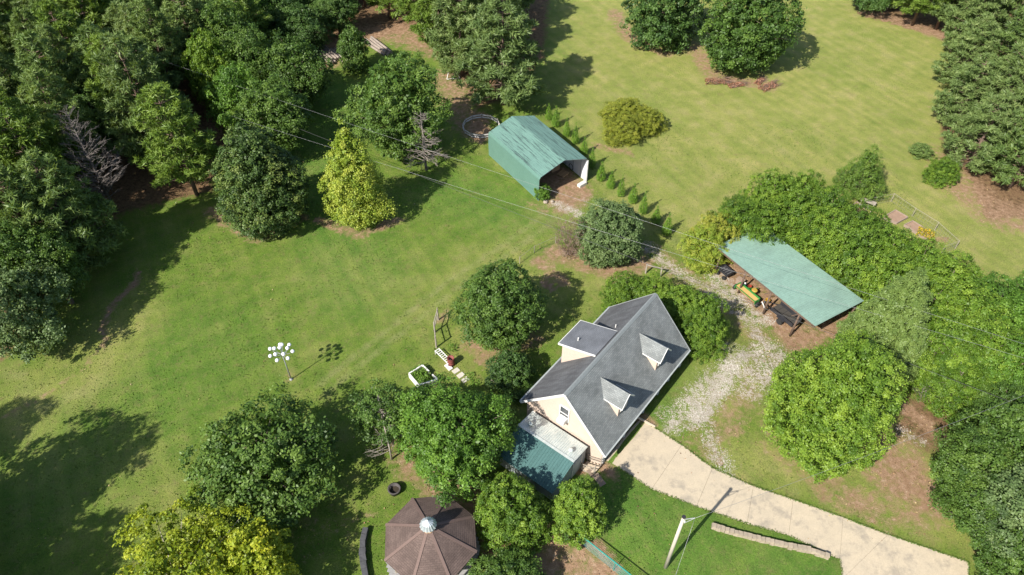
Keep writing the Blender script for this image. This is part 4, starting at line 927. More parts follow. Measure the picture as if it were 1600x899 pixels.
# logs
bark = mat('bark_log', (.30, .25, .21), (.19, .155, .13), 3, .9, stretch=(1, 1, 1), bump=.4); barkb = mat('bark_brown', (.17, .11, .085), (.10, .07, .055), 3, .9)
def logs(c, n, ln, rot, label, seed, layers=2, mt=bark):
    r = random.Random(seed); p = W(*c)
    for l in range(layers):
        for k in range(n - l):
            rd = .2; off = (k - (n - l - 1) / 2) * .43; a_ = R_(rot) + r.uniform(-.04, .04); l_ = ln * r.uniform(.85, 1.05)
            q = p + np.array((-math.sin(R_(rot)), math.cos(R_(rot)))) * off + np.array((math.cos(a_), math.sin(a_))) * r.uniform(-.4, .4)
            m = MB(); m.tube([(-l_ / 2, 0, 0), (0, r.uniform(-.05, .05), 0), (l_ / 2, 0, 0)], [rd, rd * .92, rd * .8], 8)
            o = m.build('log', mt, None, loc=(q[0], q[1], rd + l * .34), rz=a_); L(o, label + ', ' + ('first', 'second', 'third', 'fourth', 'fifth')[k] + (' from left' if layers == 1 else (' in bottom row', ' in top row')[l]), 'log', label)
logs((510, 86), 5, 6.5, -52, 'long grey log in the larger pile at the forest edge', 1)
logs((592, 76), 4, 5.5, -52, 'log in the neat grey pile on the brown clearing', 2)
logs((488, 95), 3, 4.5, -50, 'brown log in the shaded pile nearest the left forest', 3, 1, barkb)
logs((533, 88), 2, 5.5, -48, 'pale log lying singly left of the small tree', 4, 1)

# ================================================================== TREES
def prof(kind, t):
    if kind == 'dome': return np.where(t < .35, np.sqrt(np.clip(1 - ((.35 - t) / .35) ** 2 * .75, 0, 1)), np.sqrt(np.clip(1 - ((t - .35) / .65) ** 2, 0, 1)))
    if kind == 'round': return np.sqrt(np.clip(1 - (2 * t - 1) ** 2, 0, 1))
    if kind == 'cone': return np.where(t < .15, .75 + t * 1.67, np.clip(1 - (t - .15) / .85, 0, 1) ** .8)
    if kind == 'egg': return np.where(t < .3, np.sqrt(np.clip(1 - ((.3 - t) / .3) ** 2 * .5, 0, 1)), np.clip(1 - ((t - .3) / .7) ** 1.6, 0, 1) ** .75)
    if kind == 'shrub': return np.sqrt(np.clip(1 - t ** 2.2, 0, 1))
def clump_centres(kind, R, H, z0, n, rc, rg, bump=.28, lobes=16, shell=.75, sp=1.0):
    """clump centres spread through the crown, bunched towards its uneven skin"""
    lobes = int(lobes * 1.7)
    lob = rg.uniform(0, 1, (lobes, 3)); la = lob[:, 0] * 2 * np.pi; lt = lob[:, 1] ** .8; ls = .45 + .55 * lob[:, 2]
    md = rc * sp; zt = lambda t: H * (z0 + (1 - z0) * t)
    cand_n = n * 16
    t = rg.uniform(0, 1, cand_n) ** .9; a = rg.uniform(0, 2 * np.pi, cand_n)
    pr_ = prof(kind, t); acc = rg.uniform(0, 1, cand_n) < (pr_ + .12); t, a, pr_ = t[acc], a[acc], pr_[acc]
    bmp = np.zeros(len(t))
    for i in range(lobes):
        da = np.abs((a - la[i] + np.pi) % (2 * np.pi) - np.pi) * np.maximum(pr_, .3); d2 = (da / .36) ** 2 + ((t - lt[i]) / .14) ** 2
        bmp = np.maximum(bmp, ls[i] * np.exp(-d2))
    rad = (1.04 - bump + bump * 1.25 * bmp)
    sh = rg.uniform(0, 1, len(t)) < shell
    f = np.where(sh, rg.uniform(.88, 1.02, len(t)), rg.uniform(.3, .8, len(t)))
    r = np.maximum(R * pr_ * rad - rc * .45, 0) * f
    tt = np.where(sh, t, t * .9); z = zt(tt) * (1 - bump * .35 * (1 - bmp) * t) - rc * .3 * tt + (0 if z0 > .02 else rc * .4)
    P_ = np.stack([r * np.cos(a), r * np.sin(a), z], -1)
    kept = np.empty((n, 3)); k = 0
    for p in P_:
        if k and (((kept[:k] - p) ** 2).sum(1) < md * md).any(): continue
        kept[k] = p; k += 1
        if k == n: break
    return kept[:k]
def crown_mesh(kind, R, H, z0, n, rc, nleaf, size, seed, mt, bump=.28, lobes=16, shell=.75, asp=.6, flat=.75, up=.5, drop=0.0, tvar=.16, inner=.05, sp=1.0, dense=1.55, sz_=.78):
    rg = np.random.default_rng(seed); cc = clump_centres(kind, R, H, z0, n, rc, rg, bump, lobes, shell, sp)
    nleaf = int(nleaf * dense); size = size * sz_
    k = len(cc); rcs = rc * rg.uniform(.62, 1.35, k)
    axis_pt = np.stack([np.zeros(k), np.zeros(k), cc[:, 2] * .75 + H * .1], -1); out = cc - axis_pt; out /= np.linalg.norm(out, axis=1, keepdims=True) + 1e-6
    N = k * nleaf; ci = np.repeat(np.arange(k), nleaf)
    d = rg.normal(size=(N, 3)); d /= np.linalg.norm(d, axis=1, keepdims=True); d = d + out[ci] * .7 + np.array((0, 0, .4)); d /= np.linalg.norm(d, axis=1, keepdims=True)
    # sprays: each clump is itself broken into a few twig ends
    ns = 7; sd = rg.normal(size=(k, ns, 3)) + out[:, None] * 1.0 + np.array((0, 0, .5)); sd /= np.linalg.norm(sd, axis=2, keepdims=True)
    si = rg.integers(0, ns, N); sdir = sd[ci, si]; w_ = rg.uniform(.25, .95, N)[:, None]
    d = d * (1 - w_) + sdir * w_; dl = np.linalg.norm(d, axis=1, keepdims=True); d = d / (dl + 1e-9)
    rr = rg.uniform(.3, 1.0, N) ** .5 * (.85 + .3 * rg.uniform(0, 1, (k, ns))[ci, si]) * (1 + .12 * rg.normal(size=N))
    P_ = cc[ci] + d * (rr * rcs[ci])[:, None] * np.array((1, 1, flat)); P_[:, 2] -= drop * rg.uniform(0, 1, N)
    nn = d * .55 + np.array((0, 0, up)) + rg.normal(size=(N, 3)) * .45
    tc = rg.normal(.5, tvar, k); tint = tc[ci] + rg.normal(0, .1, N) + rg.normal(0, .08, (k, ns))[ci, si]
    sz = size * rg.uniform(.65, 1.35, N)
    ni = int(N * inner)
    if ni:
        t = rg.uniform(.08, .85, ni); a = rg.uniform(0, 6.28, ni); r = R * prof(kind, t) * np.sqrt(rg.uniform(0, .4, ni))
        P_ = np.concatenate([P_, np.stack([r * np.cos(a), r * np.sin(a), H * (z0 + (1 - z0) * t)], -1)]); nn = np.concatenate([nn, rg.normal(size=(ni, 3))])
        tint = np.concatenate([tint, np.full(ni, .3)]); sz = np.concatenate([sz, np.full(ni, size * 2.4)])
    P_[:, 2] = np.maximum(P_[:, 2], .03)
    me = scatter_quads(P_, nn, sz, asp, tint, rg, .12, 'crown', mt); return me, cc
def limbs_mesh(cc, H, trunk_r, seed, mt, nl=22, z0=.1, lean=(0, 0), top=.8):
    rg = random.Random(seed); m = MB(); tp = [(0, 0, -.1), (lean[0] * .3, lean[1] * .3, H * .25), (lean[0] * .7, lean[1] * .7, H * .5), (lean[0], lean[1], H * top)]
    m.tube(tp, [trunk_r * 1.25, trunk_r, trunk_r * .65, trunk_r * .2], 8)
    tr = m; lm = MB()
    for c in rg.sample(list(map(tuple, cc)), min(nl, len(cc))):
        zs = max(H * .12, min(c[2] - H * .12, H * .6)); f = zs / (H * top); s = (lean[0] * f, lean[1] * f, zs)
        mid = ((s[0] + c[0]) * .5, (s[1] + c[1]) * .5, s[2] + (c[2] - s[2]) * .35)
        lm.tube([s, mid, c], [trunk_r * .38, trunk_r * .22, trunk_r * .06], 5, False)
    return tr.mesh('trunk', mt, True), lm.mesh('limbs', mt, True)
barkm = mat('bark', (.20, .16, .125), (.12, .095, .075), 2, .95, stretch=(4, 4, .8), bump=.5); barkp = mat('bark_pine', (.19, .13, .10), (.11, .075, .06), 2, .95, stretch=(4, 4, .8), bump=.5)
barkg = mat('bark_pale', (.42, .37, .31), (.30, .26, .22), 2, .95)
# leaf colours
F = dict(
 oak=leafmat('leaf_oak', (0.045, 0.092, 0.018), (0.085, 0.159, 0.026), (0.159, 0.248, 0.045), .35),
 deep=leafmat('leaf_deep', (0.034, 0.074, 0.019), (0.066, 0.132, 0.026), (0.125, 0.204, 0.046)),
 lime=leafmat('leaf_lime', (0.054, 0.117, 0.015), (0.099, 0.205, 0.024), (0.175, 0.302, 0.039), .35),
 hedge=leafmat('leaf_hedge', (0.053, 0.114, 0.012), (0.126, 0.222, 0.022), (0.252, 0.360, 0.043), .35),
 yellow=leafmat('leaf_yellow', (.110, .180, .018), (.225, .310, .034), (.390, .430, .065), .35),
 gold=leafmat('leaf_gold', (0.135, 0.210, 0.014), (0.315, 0.380, 0.028), (0.540, 0.540, 0.045), .4),
 blue=leafmat('leaf_blue', (0.065, 0.110, 0.038), (0.123, 0.190, 0.063), (0.218, 0.291, 0.112), .35),
 pine=leafmat('needle_pine', (0.066, 0.116, 0.029), (0.132, 0.204, 0.051), (0.220, 0.297, 0.083), .3),
 pineb=leafmat('needle_blue', (0.079, 0.130, 0.037), (0.160, 0.233, 0.070), (0.259, 0.330, 0.116), .35),
 pinel=leafmat('needle_lime', (0.073, 0.133, 0.017), (0.137, 0.218, 0.030), (0.222, 0.304, 0.057), .3),
 mag=leafmat('leaf_magnolia', (0.033, 0.065, 0.013), (0.063, 0.115, 0.020), (0.165, 0.206, 0.045), .15, .55),
 juni=leafmat('needle_juniper', (0.052, 0.108, 0.016), (0.104, 0.182, 0.022), (0.178, 0.257, 0.038), .2),
 feath=leafmat('needle_feather', (0.081, 0.136, 0.031), (0.136, 0.204, 0.047), (0.204, 0.272, 0.072), .25),
 olive=leafmat('leaf_olive', (0.132, 0.165, 0.020), (0.253, 0.286, 0.033), (0.396, 0.396, 0.066), .35),
 arb=leafmat('leaf_arborvitae', (.060, .140, .010), (.110, .220, .014), (.160, .280, .024), .25),
 brown=leafmat('leaf_brown', (.110, .075, .055), (.190, .130, .100), (.260, .190, .140), .15),
 rust=leafmat('leaf_rust', (.14, .06, .03), (.26, .12, .07), (.36, .20, .13), .1))
PROTO = {}
def proto(key, kind, R, H, z0, n, rc, nleaf, size, seed, trunk=.2, nl=22, bark_=None, **kw):
    cm_, cc = crown_mesh(kind, R, H, z0, n, rc, nleaf, size, seed, F['oak'], **kw)
    tm, lm = limbs_mesh(cc, H, trunk, seed, bark_ or barkm, nl); PROTO[key] = (R, H, cm_, tm, lm)
def pine_proto(key, R, H, z0, whorls, seed, blades=26, tuft=.62, dens=1.0):
    rg = np.random.default_rng(seed); r2 = random.Random(seed); cs_ = []; outs = []; lm = MB(); tr = MB()
    tr.tube([(0, 0, -.1), (.1, 0, H * .4), (0, .1, H * .75), (0, 0, H * .98)], [.22, .17, .1, .03], 8)
    for i in range(whorls):
        t = (i + r2.uniform(-.3, .3)) / (whorls - 1); t = min(1, max(0, t)); z = H * (z0 + (.97 - z0) * t)
        Rr = R * (1 - t) ** .62 * (.72 + .28 * min(1, t * 5)) + .25; nb = 6 if t < .8 else 4; a0 = r2.uniform(0, 6.28)
        for b_ in range(nb):
            a = a0 + 6.28 * b_ / nb + r2.uniform(-.35, .35); ln = Rr * r2.uniform(.7, 1.12); rise = ln * (.12 + .5 * t) + r2.uniform(-.2, .3)
            e = np.array((math.cos(a) * ln, math.sin(a) * ln, z + rise)); s = np.array((0, 0, z))
            lm.tube([s, (s + e) / 2 + (0, 0, -.08 * ln), e], [.06, .04, .015], 4, False)
            nt_ = max(3, int(ln * 3.3 * dens))
            for k in range(nt_):
                f = r2.uniform(.35, 1.0) if k else 1.0; w_ = ln * .28 * (1.15 - f * .55) * r2.uniform(-1, 1)
                c = s + (e - s) * f + np.array((-math.sin(a) * w_, math.cos(a) * w_, .1 + r2.uniform(-.1, .18))); cs_.append(c); outs.append((math.cos(a) * .6, math.sin(a) * .6, .8))
    cs_ = np.array(cs_); outs = np.array(outs); k = len(cs_); ci = np.repeat(np.arange(k), blades); N = len(ci)
    d = rg.normal(size=(N, 3)); d /= np.linalg.norm(d, axis=1, keepdims=True); d = d + outs[ci] * .8; d /= np.linalg.norm(d, axis=1, keepdims=True)
    ts = tuft * rg.uniform(.75, 1.3, k)[ci]; P_ = cs_[ci] + d * (ts * .5)[:, None]
    nn = rg.normal(size=(N, 3)); tint = rg.normal(.5, .15, k)[ci] + rg.normal(0, .1, N)
    me = scatter_quads(P_, nn, ts * rg.uniform(.7, 1.1, N), .17, tint, rg, 0, 'crown', F['pine'], tang=d)
    PROTO[key] = (R, H, me, tr.mesh('trunk', barkp, True), lm.mesh('limbs', barkp, True))
proto('oakA', 'dome', 4.5, 8.5, .12, 260, .85, 105, .27, 11, .22)
proto('oakB', 'dome', 4.5, 8.5, .12, 230, .95, 110, .27, 12, .22, bump=.38, lobes=12)
proto('oakC', 'round', 4.2, 10, .15, 270, .85, 95, .27, 13, .22, bump=.35)
proto('shrubA', 'shrub', 3.2, 5.0, .0, 330, .50, 95, .15, 21, .12, 26, bump=.32, lobes=18, flat=.8, up=.6, sp=1.1)
proto('shrubB', 'shrub', 3.2, 5.0, .0, 310, .54, 100, .15, 22, .12, 26, bump=.38, lobes=15, flat=.8, up=.6, sp=1.1)
proto('small', 'dome', 2.0, 4.0, .05, 110, .48, 80, .19, 23, .09, 16, bump=.35)
pine_proto('pineA', 3.8, 15, .30, 15, 31); pine_proto('pineB', 3.6, 14, .22, 15, 32); pine_proto('pineC', 4.2, 13, .10, 15, 33, dens=1.15)
def arb_proto():
    cm_, cc = crown_mesh('cone', .5, 2.2, .02, 90, .16, 26, .10, 41, F['arb'], bump=.12, asp=.5, up=.9, flat=1.3, inner=.02); tm, lm = limbs_mesh(cc, 2.2, .05, 1, barkm, 4); PROTO['arb'] = (.5, 2.2, cm_, tm, lm)
arb_proto()
_n = [0]
def tree(key, x, y, R, H, leaf, label, cat='tree', name='tree', group=None, rot=None, lean=0.0):
    _n[0] += 1; R0, H0, cm_, tm, lm = PROTO[key]
    t = thing(name, label, cat, (x, y, float(T(x, y))), rot if rot is not None else (_n[0] * 2.399) % 6.28, group)
    s = (R / R0, R / R0, H / H0)
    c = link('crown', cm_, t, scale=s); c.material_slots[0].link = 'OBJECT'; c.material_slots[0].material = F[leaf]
    link('trunk', tm, t, scale=(s[0] * .5 + .5, s[0] * .5 + .5, s[2])); link('limbs', lm, t, scale=s); return t
def unique(kind, x, y, R, H, z0, n, rc, nleaf, size, seed, leaf, label, cat='tree', name='tree', trunk=.2, nl=24, bark_=None, **kw):
    _n[0] += 1; cm_, cc = crown_mesh(kind, R, H, z0, n, rc, nleaf, size, seed, F[leaf], **kw); tm, lm = limbs_mesh(cc, H, trunk, seed, bark_ or barkm, nl)
    t = thing(name, label, cat, (x, y, float(T(x, y)))); link('crown', cm_, t); link('trunk', tm, t); link('limbs', lm, t); return t
def C_(px, py, z): p = G(px, py, z); return float(p[0]), float(p[1])

# --- single trees that stand out
x, y = C_(412, 728, 2.8); unique('dome', x, y, 5.5, 7.4, .06, 360, 1.0, 120, .30, 101, 'oak', 'broad dark green tree at the lower left of the lawn', bump=.3, sp=1.12)
x, y = C_(280, 925, 4.0); unique('dome', x, y, 6.6, 7.0, .25, 290, .80, 120, .25, 102, 'gold', 'golden yellow tree with loose branches at the bottom left corner', bark_=barkg, bump=.5, lobes=14, shell=.6, nl=40, inner=.02, sp=1.12)
x, y = C_(400, 885, 3.0); tree('small', x, y, 2.8, 6.5, 'gold', 'smaller yellow-green tree on the right of the golden tree')
x, y = C_(596, 645, 3.4); unique('egg', x, y, 2.9, 7.2, .08, 120, .65, 60, .24, 103, 'oak', 'thin small tree with bare pale twigs left of the bright green tree', bark_=barkg, trunk=.12, nl=40, bump=.5, shell=.6, inner=.0)
unique('dome', -4.35, 29.35, 5.0, 8.2, .10, 350, .82, 160, .22, 104, 'lime', 'large bright green tree beside the tin shed', bump=.42, sp=1.12)
unique('shrub', .07, 24.3, 2.95, 5.4, .0, 330, .46, 80, .16, 105, 'hedge', 'rounded yellow-green clipped shrub nearest the gazebo', 'shrub', 'shrub', bump=.3, lobes=20, up=.6, sp=1.15, dense=1.9)
unique('shrub', 4.75, 24.1, 1.95, 5.9, .0, 260, .42, 80, .16, 106, 'hedge', 'narrower rounded clipped shrub between tin shed and green fence', 'shrub', 'shrub', bump=.28, lobes=20, up=.6, sp=1.15, dense=1.9)
x, y = C_(788, 925, 1.8); tree('oakA', x, y, 2.9, 4.0, 'oak', 'green bush cut by the bottom edge right of the gazebo', 'bush', 'bush')
unique('dome', -1.14, 43.0, 4.15, 8.5, .05, 330, .75, 105, .23, 107, 'oak', 'dense round dark green tree in the lawn left of the house', bump=.24, sp=1.12)
tree('small', -.3, 37.6, 2.0, 3.7, 'deep', 'small dark tree just below the dense round tree')
x, y = C_(806, 606, .8); tree('small', x, y, 1.5, 2.0, 'oak', 'low green bush beside the rear house corner', 'bush', 'bush')
unique('dome', 9.86, 53.5, 3.35, 7.2, .03, 300, .65, 95, .22, 108, 'blue', 'round grey-green tree at the end of the arborvitae row', bump=.24, tvar=.12)
unique('egg', *C_(1302, 640, 5.0), 5.0, 13.0, .04, 560, .72, 150, .19, 109, 'hedge', 'big round green tree between the driveway and the carport', bump=.36, lobes=28, sp=1.12)
unique('cone', -16.6, 59.8, 3.9, 12.6, .03, 300, .75, 95, .25, 110, 'yellow', 'pale yellow-green upright maple in the lawn left of the barn', bump=.34, lobes=22, flat=1.1)
unique('egg', -26.2, 59.3, 4.8, 12.2, .0, 380, .75, 100, .26, 111, 'mag', 'glossy dark magnolia at the forest edge left of the yellow maple', bump=.22)
unique('dome', -13.2, 73.0, 6.3, 12.5, .10, 340, 1.0, 105, .32, 112, 'oak', 'wide loose green tree behind the grey dead cedar', bump=.45, lobes=18, shell=.65, sp=1.12)
unique('cone', 39.1, 64.4, 3.3, 6.0, .0, 200, .55, 90, .18, 113, 'juni', 'dark green conical juniper beside the garden plot', flat=1.2, bump=.34, asp=.35)
unique('cone', *C_(1385, 520, 4.5), 3.6, 12.0, .0, 620, .5, 110, .26, 114, 'feath', 'pale feathery conifer rising between carport and big round tree', asp=.4, flat=1.3, bump=.12, up=.9, sp=.8, tvar=.08)
x, y = C_(1472, 268, 1.3); tree('shrubA', x, y, 2.0, 3.0, 'hedge', 'small bright green round shrub in front of the right pines', 'shrub', 'shrub')
x, y = C_(1440, 236, .8); tree('small', x, y, 1.3, 1.8, 'pine', 'tiny young pine left of the bright round shrub')
x, y = C_(552, 78, 3.2); tree('small', x, y, 2.4, 6.8, 'oak', 'small slender tree between the log piles')
tree('small', *barn_pt(-2.75, -5.2)[:2], 1.0, 2.0, 'lime', 'small green bush inside the left front corner of the barn', 'bush', 'bush')
# yellowish double shrub in the field
tree('shrubA', *C_(978, 178, 1.2), 3.3, 2.9, 'olive', 'rear half of the yellow-green bramble clump in the field', 'shrub', 'shrub'); tree('shrubB', *C_(974, 205, 1.0), 3.0, 2.6, 'olive', 'front half of the yellow-green bramble clump in the field', 'shrub', 'shrub'); tree('shrubA', *C_(1010, 187, 1.2), 2.6, 2.6, 'olive', 'right end of the yellow-green bramble clump in the field', 'shrub', 'shrub')
# hedge behind the house
for px, py, z, R, H, k, lb in ((978, 458, 2, 2.5, 4.2, 'shrubA', 'leftmost shrub of the yellow-green hedge behind the house'), (1020, 466, 2, 2.5, 4.6, 'shrubB', 'second shrub of the hedge directly behind the roof peak'), (1058, 484, 2.2, 2.7, 5.0, 'shrubA', 'third and tallest shrub of the hedge behind the house'), (1098, 500, 2.2, 2.75, 5.0, 'shrubB', 'right-hand hedge shrub facing the gravel track'), (1095, 525, 2.0, 2.4, 4.4, 'shrubA', 'lowest hedge shrub beside the far house corner')):
    x, y = C_(px, py, z); tree(k, x, y, R, H, 'hedge', lb, 'shrub', 'shrub', 'hedge shrubs behind the house')
# long hedge row beyond the carport
row = [(1104, 388, 2.9, 4.6, 'yellow', 'yellowing shrub at the left end of the long hedge'), (1118, 370, 2.8, 4.8, 'olive', 'olive shrub just behind the yellowing one'),
 (1150, 352, 3.4, 5.6, 'hedge', 'hedge tree behind the left corner of the carport roof'), (1205, 312, 3.4, 6.2, 'hedge', 'far hedge tree at the peak of the long hedge'), (1185, 360, 3.2, 5.6, 'hedge', 'hedge tree touching the back edge of the carport roof'),
 (1236, 345, 3.6, 6.4, 'hedge', 'hedge tree behind the middle of the carport roof'), (1250, 312, 3.3, 6.2, 'hedge', 'hedge tree on the field side near the juniper'), (1285, 372, 3.6, 6.4, 'hedge', 'hedge tree behind the right third of the carport roof'), (1292, 338, 3.4, 6.0, 'hedge', 'hedge tree below the juniper'),
 (1335, 400, 3.7, 6.6, 'hedge', 'hedge tree beyond the right end of the carport roof'), (1345, 368, 3.4, 6.0, 'hedge', 'hedge tree next to the small grassy raised bed'), (1385, 405, 3.7, 6.2, 'hedge', 'hedge tree in front of the middle raised bed'), (1385, 450, 3.5, 6.4, 'hedge', 'hedge tree left of the tip of the feathery conifer'),
 (1432, 425, 3.8, 6.2, 'hedge', 'hedge tree in front of the flowered raised bed'), (1475, 450, 4.0, 6.6, 'hedge', 'hedge tree at the field corner near the leaning fence posts'), (1450, 485, 3.7, 6.4, 'hedge', 'hedge tree right of the tip of the feathery conifer'), (1505, 500, 4.0, 6.6, 'hedge', 'hedge tree in the middle of the right-hand hedge mass'),
 (1465, 545, 3.7, 6.4, 'hedge', 'hedge tree right of the feathery conifer base'), (1550, 485, 4.0, 6.4, 'lime', 'hedge tree on the field side near the right edge'), (1530, 555, 4.0, 6.6, 'hedge', 'hedge tree above the brown path end'), (1590, 520, 4.0, 6.6, 'lime', 'hedge tree at the right edge under the power lines'), (1585, 585, 4.0, 6.6, 'lime', 'lower hedge tree at the right edge of the picture'),
 (1492, 600, 3.2, 5.0, 'hedge', 'lowest hedge tree beside the twiggy brush'), (1545, 615, 2.8, 4.4, 'hedge', 'small low hedge tree above the lower right trees'), (1635, 480, 4, 6.4, 'lime', 'hedge tree just beyond the right edge of the picture')]
for i, (px, py, R, H, lf, lb) in enumerate(row):
    x, y = C_(px, py, H * .45); tree('shrubA' if i % 2 else 'shrubB', x, y, R, H, lf, lb, 'hedge tree', 'hedge_tree', 'hedge trees in the long row beyond the carport')
# lower right trees
for px, py, z, R, H, k, lf, lb in ((1525, 725, 4, 2.9, 7.0, 'oakB', 'oak', 'leftmost tree of the lower right group, over the brown path'), (1590, 690, 4.5, 4.0, 8.0, 'oakA', 'oak', 'tree at the right edge with pale limbs'), (1535, 790, 3.2, 2.7, 5.8, 'oakB', 'oak', 'middle tree of the lower right group above the driveway end'), (1615, 800, 4.5, 3.8, 7.5, 'oakC', 'blue', 'glossy grey-green tree at the right edge'), (1592, 872, 3, 3.0, 5.6, 'oakB', 'oak', 'lowest tree in the bottom right corner'), (1590, 640, 4, 2.8, 6, 'oakA', 'oak', 'tree beside the hedge end and brown path')):
    x, y = C_(px, py, z); tree(k, x, y, R, H, lf, lb, group='trees in the lower right corner')
# top centre and field trees
unique('dome', 22.2, 100.3, 6.5, 11.4, .0, 280, 1.15, 90, .40, 115, 'deep', 'dark broad tree at the top edge of the field, left of its pair', bump=.3, sp=1.12)
unique('dome', 32.3, 93.3, 6.9, 13.0, .0, 330, 1.15, 95, .40, 116, 'oak', 'largest broad green tree at the top edge of the field', bump=.3, sp=1.12)
for px, py, R, H, k, lf, lb in ((1355, 18, 4.5, 8, 'oakB', 'deep', 'dark round tree at the top edge left of the field pines'),):
    x, y = W(px, py); tree(k, x, y, R, H, lf, lb)
PT = [(-1.2, 83.0, 6.0, 14.5, 'pineC', 'pineb', 'massive blue-green pine behind the barn'), ]
for x, y, R, H, k, lf, lb in PT: tree(k, x, y, R, H, lf, lb, 'pine', 'pine_tree')
def base_tree(lst, cat='pine', name='pine_tree', group=None):
    for px, py, R, H, k, lf, lb in lst:
        x, y = W(px, py); tree(k, float(x), float(y), R, H, lf, lb, cat, name, group)
base_tree([(722, 118, 4.6, 13.5, 'pineC', 'pineb', 'broad pine left of the massive pine behind the barn'), (690, 78, 4.2, 12.5, 'pineC', 'pinel', 'lighter pine above the wide loose green tree'), (760, 105, 4.8, 15, 'pineC', 'pineb', 'tall pine behind the massive one at the top centre'),
 (655, 48, 4.2, 12, 'pineB', 'pinel', 'yellow-green pine right of the brown log clearing'), (720, 62, 4.4, 14, 'pineC', 'pinel', 'pine crowned at the top edge above the white triangle'), (780, 60, 4.6, 14, 'pineC', 'pine', 'pine at the top edge by the field corner'), (610, 30, 4.2, 12, 'pineB', 'pinel', 'pine directly behind the brown log clearing'), (745, 20, 4.6, 14, 'pineC', 'pine', 'far pine at the top centre edge'), (680, 10, 4.4, 13, 'pineB', 'pinel', 'far pine above the log clearing'), (800, 20, 4.4, 13, 'pineC', 'pine', 'far pine nearest the field at the top centre'), (570, 10, 4.2, 13, 'pineB', 'pinel', 'far pine left of the log clearing top')], group='pines behind the barn and clearing')
# right-hand pines
base_tree([(1512, 262, 4.0, 9.5, 'pineC', 'pineb', 'front pine of the right stand behind the bright shrub'), (1578, 292, 4.2, 12, 'pineC', 'pine', 'pine at the right edge above the bare soil strip'), (1490, 198, 3.8, 9.5, 'pineC', 'pineb', 'low pine at the field side of the right stand'), (1545, 215, 4.4, 13, 'pineC', 'pineb', 'tall middle pine of the right stand'),
 (1490, 140, 3.8, 10, 'pineC', 'pineb', 'pine leaning over the field in the upper right stand'), (1560, 150, 4.4, 13, 'pineB', 'pine', 'pine halfway up the right edge'), (1620, 230, 4.4, 13, 'pineC', 'pine', 'pine cut by the right edge of the picture'), (1500, 85, 4.2, 12, 'pineC', 'pineb', 'pine near the top of the right stand'), (1560, 80, 4.4, 13, 'pineB', 'pine', 'pine in the top right corner'), (1640, 160, 4.6, 13, 'pineC', 'pine', 'pine just beyond the right edge'),
 (1425, 40, 4.0, 11, 'pineB', 'pinel', 'field-edge pine with a visible trunk at the top right'), (1462, 46, 4.0, 11, 'pineB', 'pineb', 'second field-edge pine with a visible trunk at the top right'), (1510, 30, 4.4, 13, 'pineC', 'pine', 'pine behind the field-edge pines at the top right'), (1390, 12, 4.2, 11, 'pineC', 'pine', 'pine beside the dark round tree at the top edge'), (1580, 20, 4.4, 13, 'pineC', 'pine', 'far pine in the top right corner'), (1660, 60, 4.4, 13, 'pineC', 'pine', 'far pine beyond the top right corner'), (1690, 280, 4.6, 13, 'pineC', 'pine', 'pine beyond the right edge above the bare soil'), (1450, -20, 4.4, 12, 'pineC', 'pine', 'pine beyond the top edge right of the field')], group='pines on the right side of the field')
# trees of the left wood that stand at its edge
base_tree([(308, 305, 4.2, 13.5, 'pineB', 'pinel', 'bright pine at the wood edge with its trunk showing'), (262, 262, 4.8, 16, 'pineC', 'pineb', 'large blue-green pine left of the bright wood-edge pine')], group=None)
for px, py, z, R, H, k, lf, lb in ((425, 180, 6, 4.3, 10.5, 'oakC', 'oak', 'upright green tree above the magnolia'), (462, 105, 6, 4.4, 10.5, 'oakB', 'oak', 'green tree beside the shaded log pile'), (372, 155, 6, 4.0, 11, 'oakB', 'lime', 'light green tree between the bright pine and the magnolia'), (322, 90, 8, 3.2, 12, 'oakA', 'hedge', 'yellow-green tree in the wood above the bright pine'), (360, 60, 7, 3.8, 12, 'oakC', 'oak', 'dark green tree behind the yellow-green one in the wood'), (395, 100, 6, 3.6, 11, 'oakC', 'oak', 'green tree in the wood left of the log pile tree'), (470, 45, 4, 4.0, 8, 'oakB', 'deep', 'dark shaded tree behind the log piles'), (430, 20, 4, 4.0, 9, 'oakA', 'deep', 'dark tree at the top edge left of the logs'), (525, 15, 4, 3.6, 8, 'oakC', 'deep', 'dark tree at the top edge above the brown clearing'),
 (95, 330, 7, 4.6, 13, 'pineC', 'pine', 'broad pine at the left wood edge below the dead grey tree'), (45, 250, 8, 5.0, 15, 'pineC', 'pinel', 'bright pine in the left wood at the picture edge'), (40, 350, 7, 4.6, 13, 'pineC', 'pine', 'dark pine at the left picture edge above the blue-green tree'), (18, 480, 5, 4.4, 9.5, 'oakB', 'blue', 'blue-green broad tree at the left picture edge'), (25, 420, 5, 3.6, 10, 'oakC', 'oak', 'green tree behind the blue-green tree at the left edge'), (75, 415, 5, 3.0, 9, 'oakC', 'oak', 'slim green tree between the broad left trees')):
    x, y = C_(px, py, z); tree(k, x, y, R, H, lf, lb)
# trees standing left of the frame; their shade falls on the lower lawn
for i, (x, y, R, H) in enumerate(((-41.5, 22.0, 4.8, 14.5), (-39.5, 13.5, 4.6, 13.5), (-50.5, 24, 4.0, 13.5), (-46, 16, 5, 15.5), (-37.5, 7, 4.6, 13))):
    tree(('oakB', 'oakA', 'oakC')[i % 3], x, y, R, H, 'oak', ['tall oak left of the lower lawn, casting the longest shade', 'oak at the lowest left corner of the lawn', 'oak beyond the worn path at the far left', 'second row oak left of the lower lawn', 'oak beyond the bottom left corner'][i], group='oaks beyond the left side of the lawn')
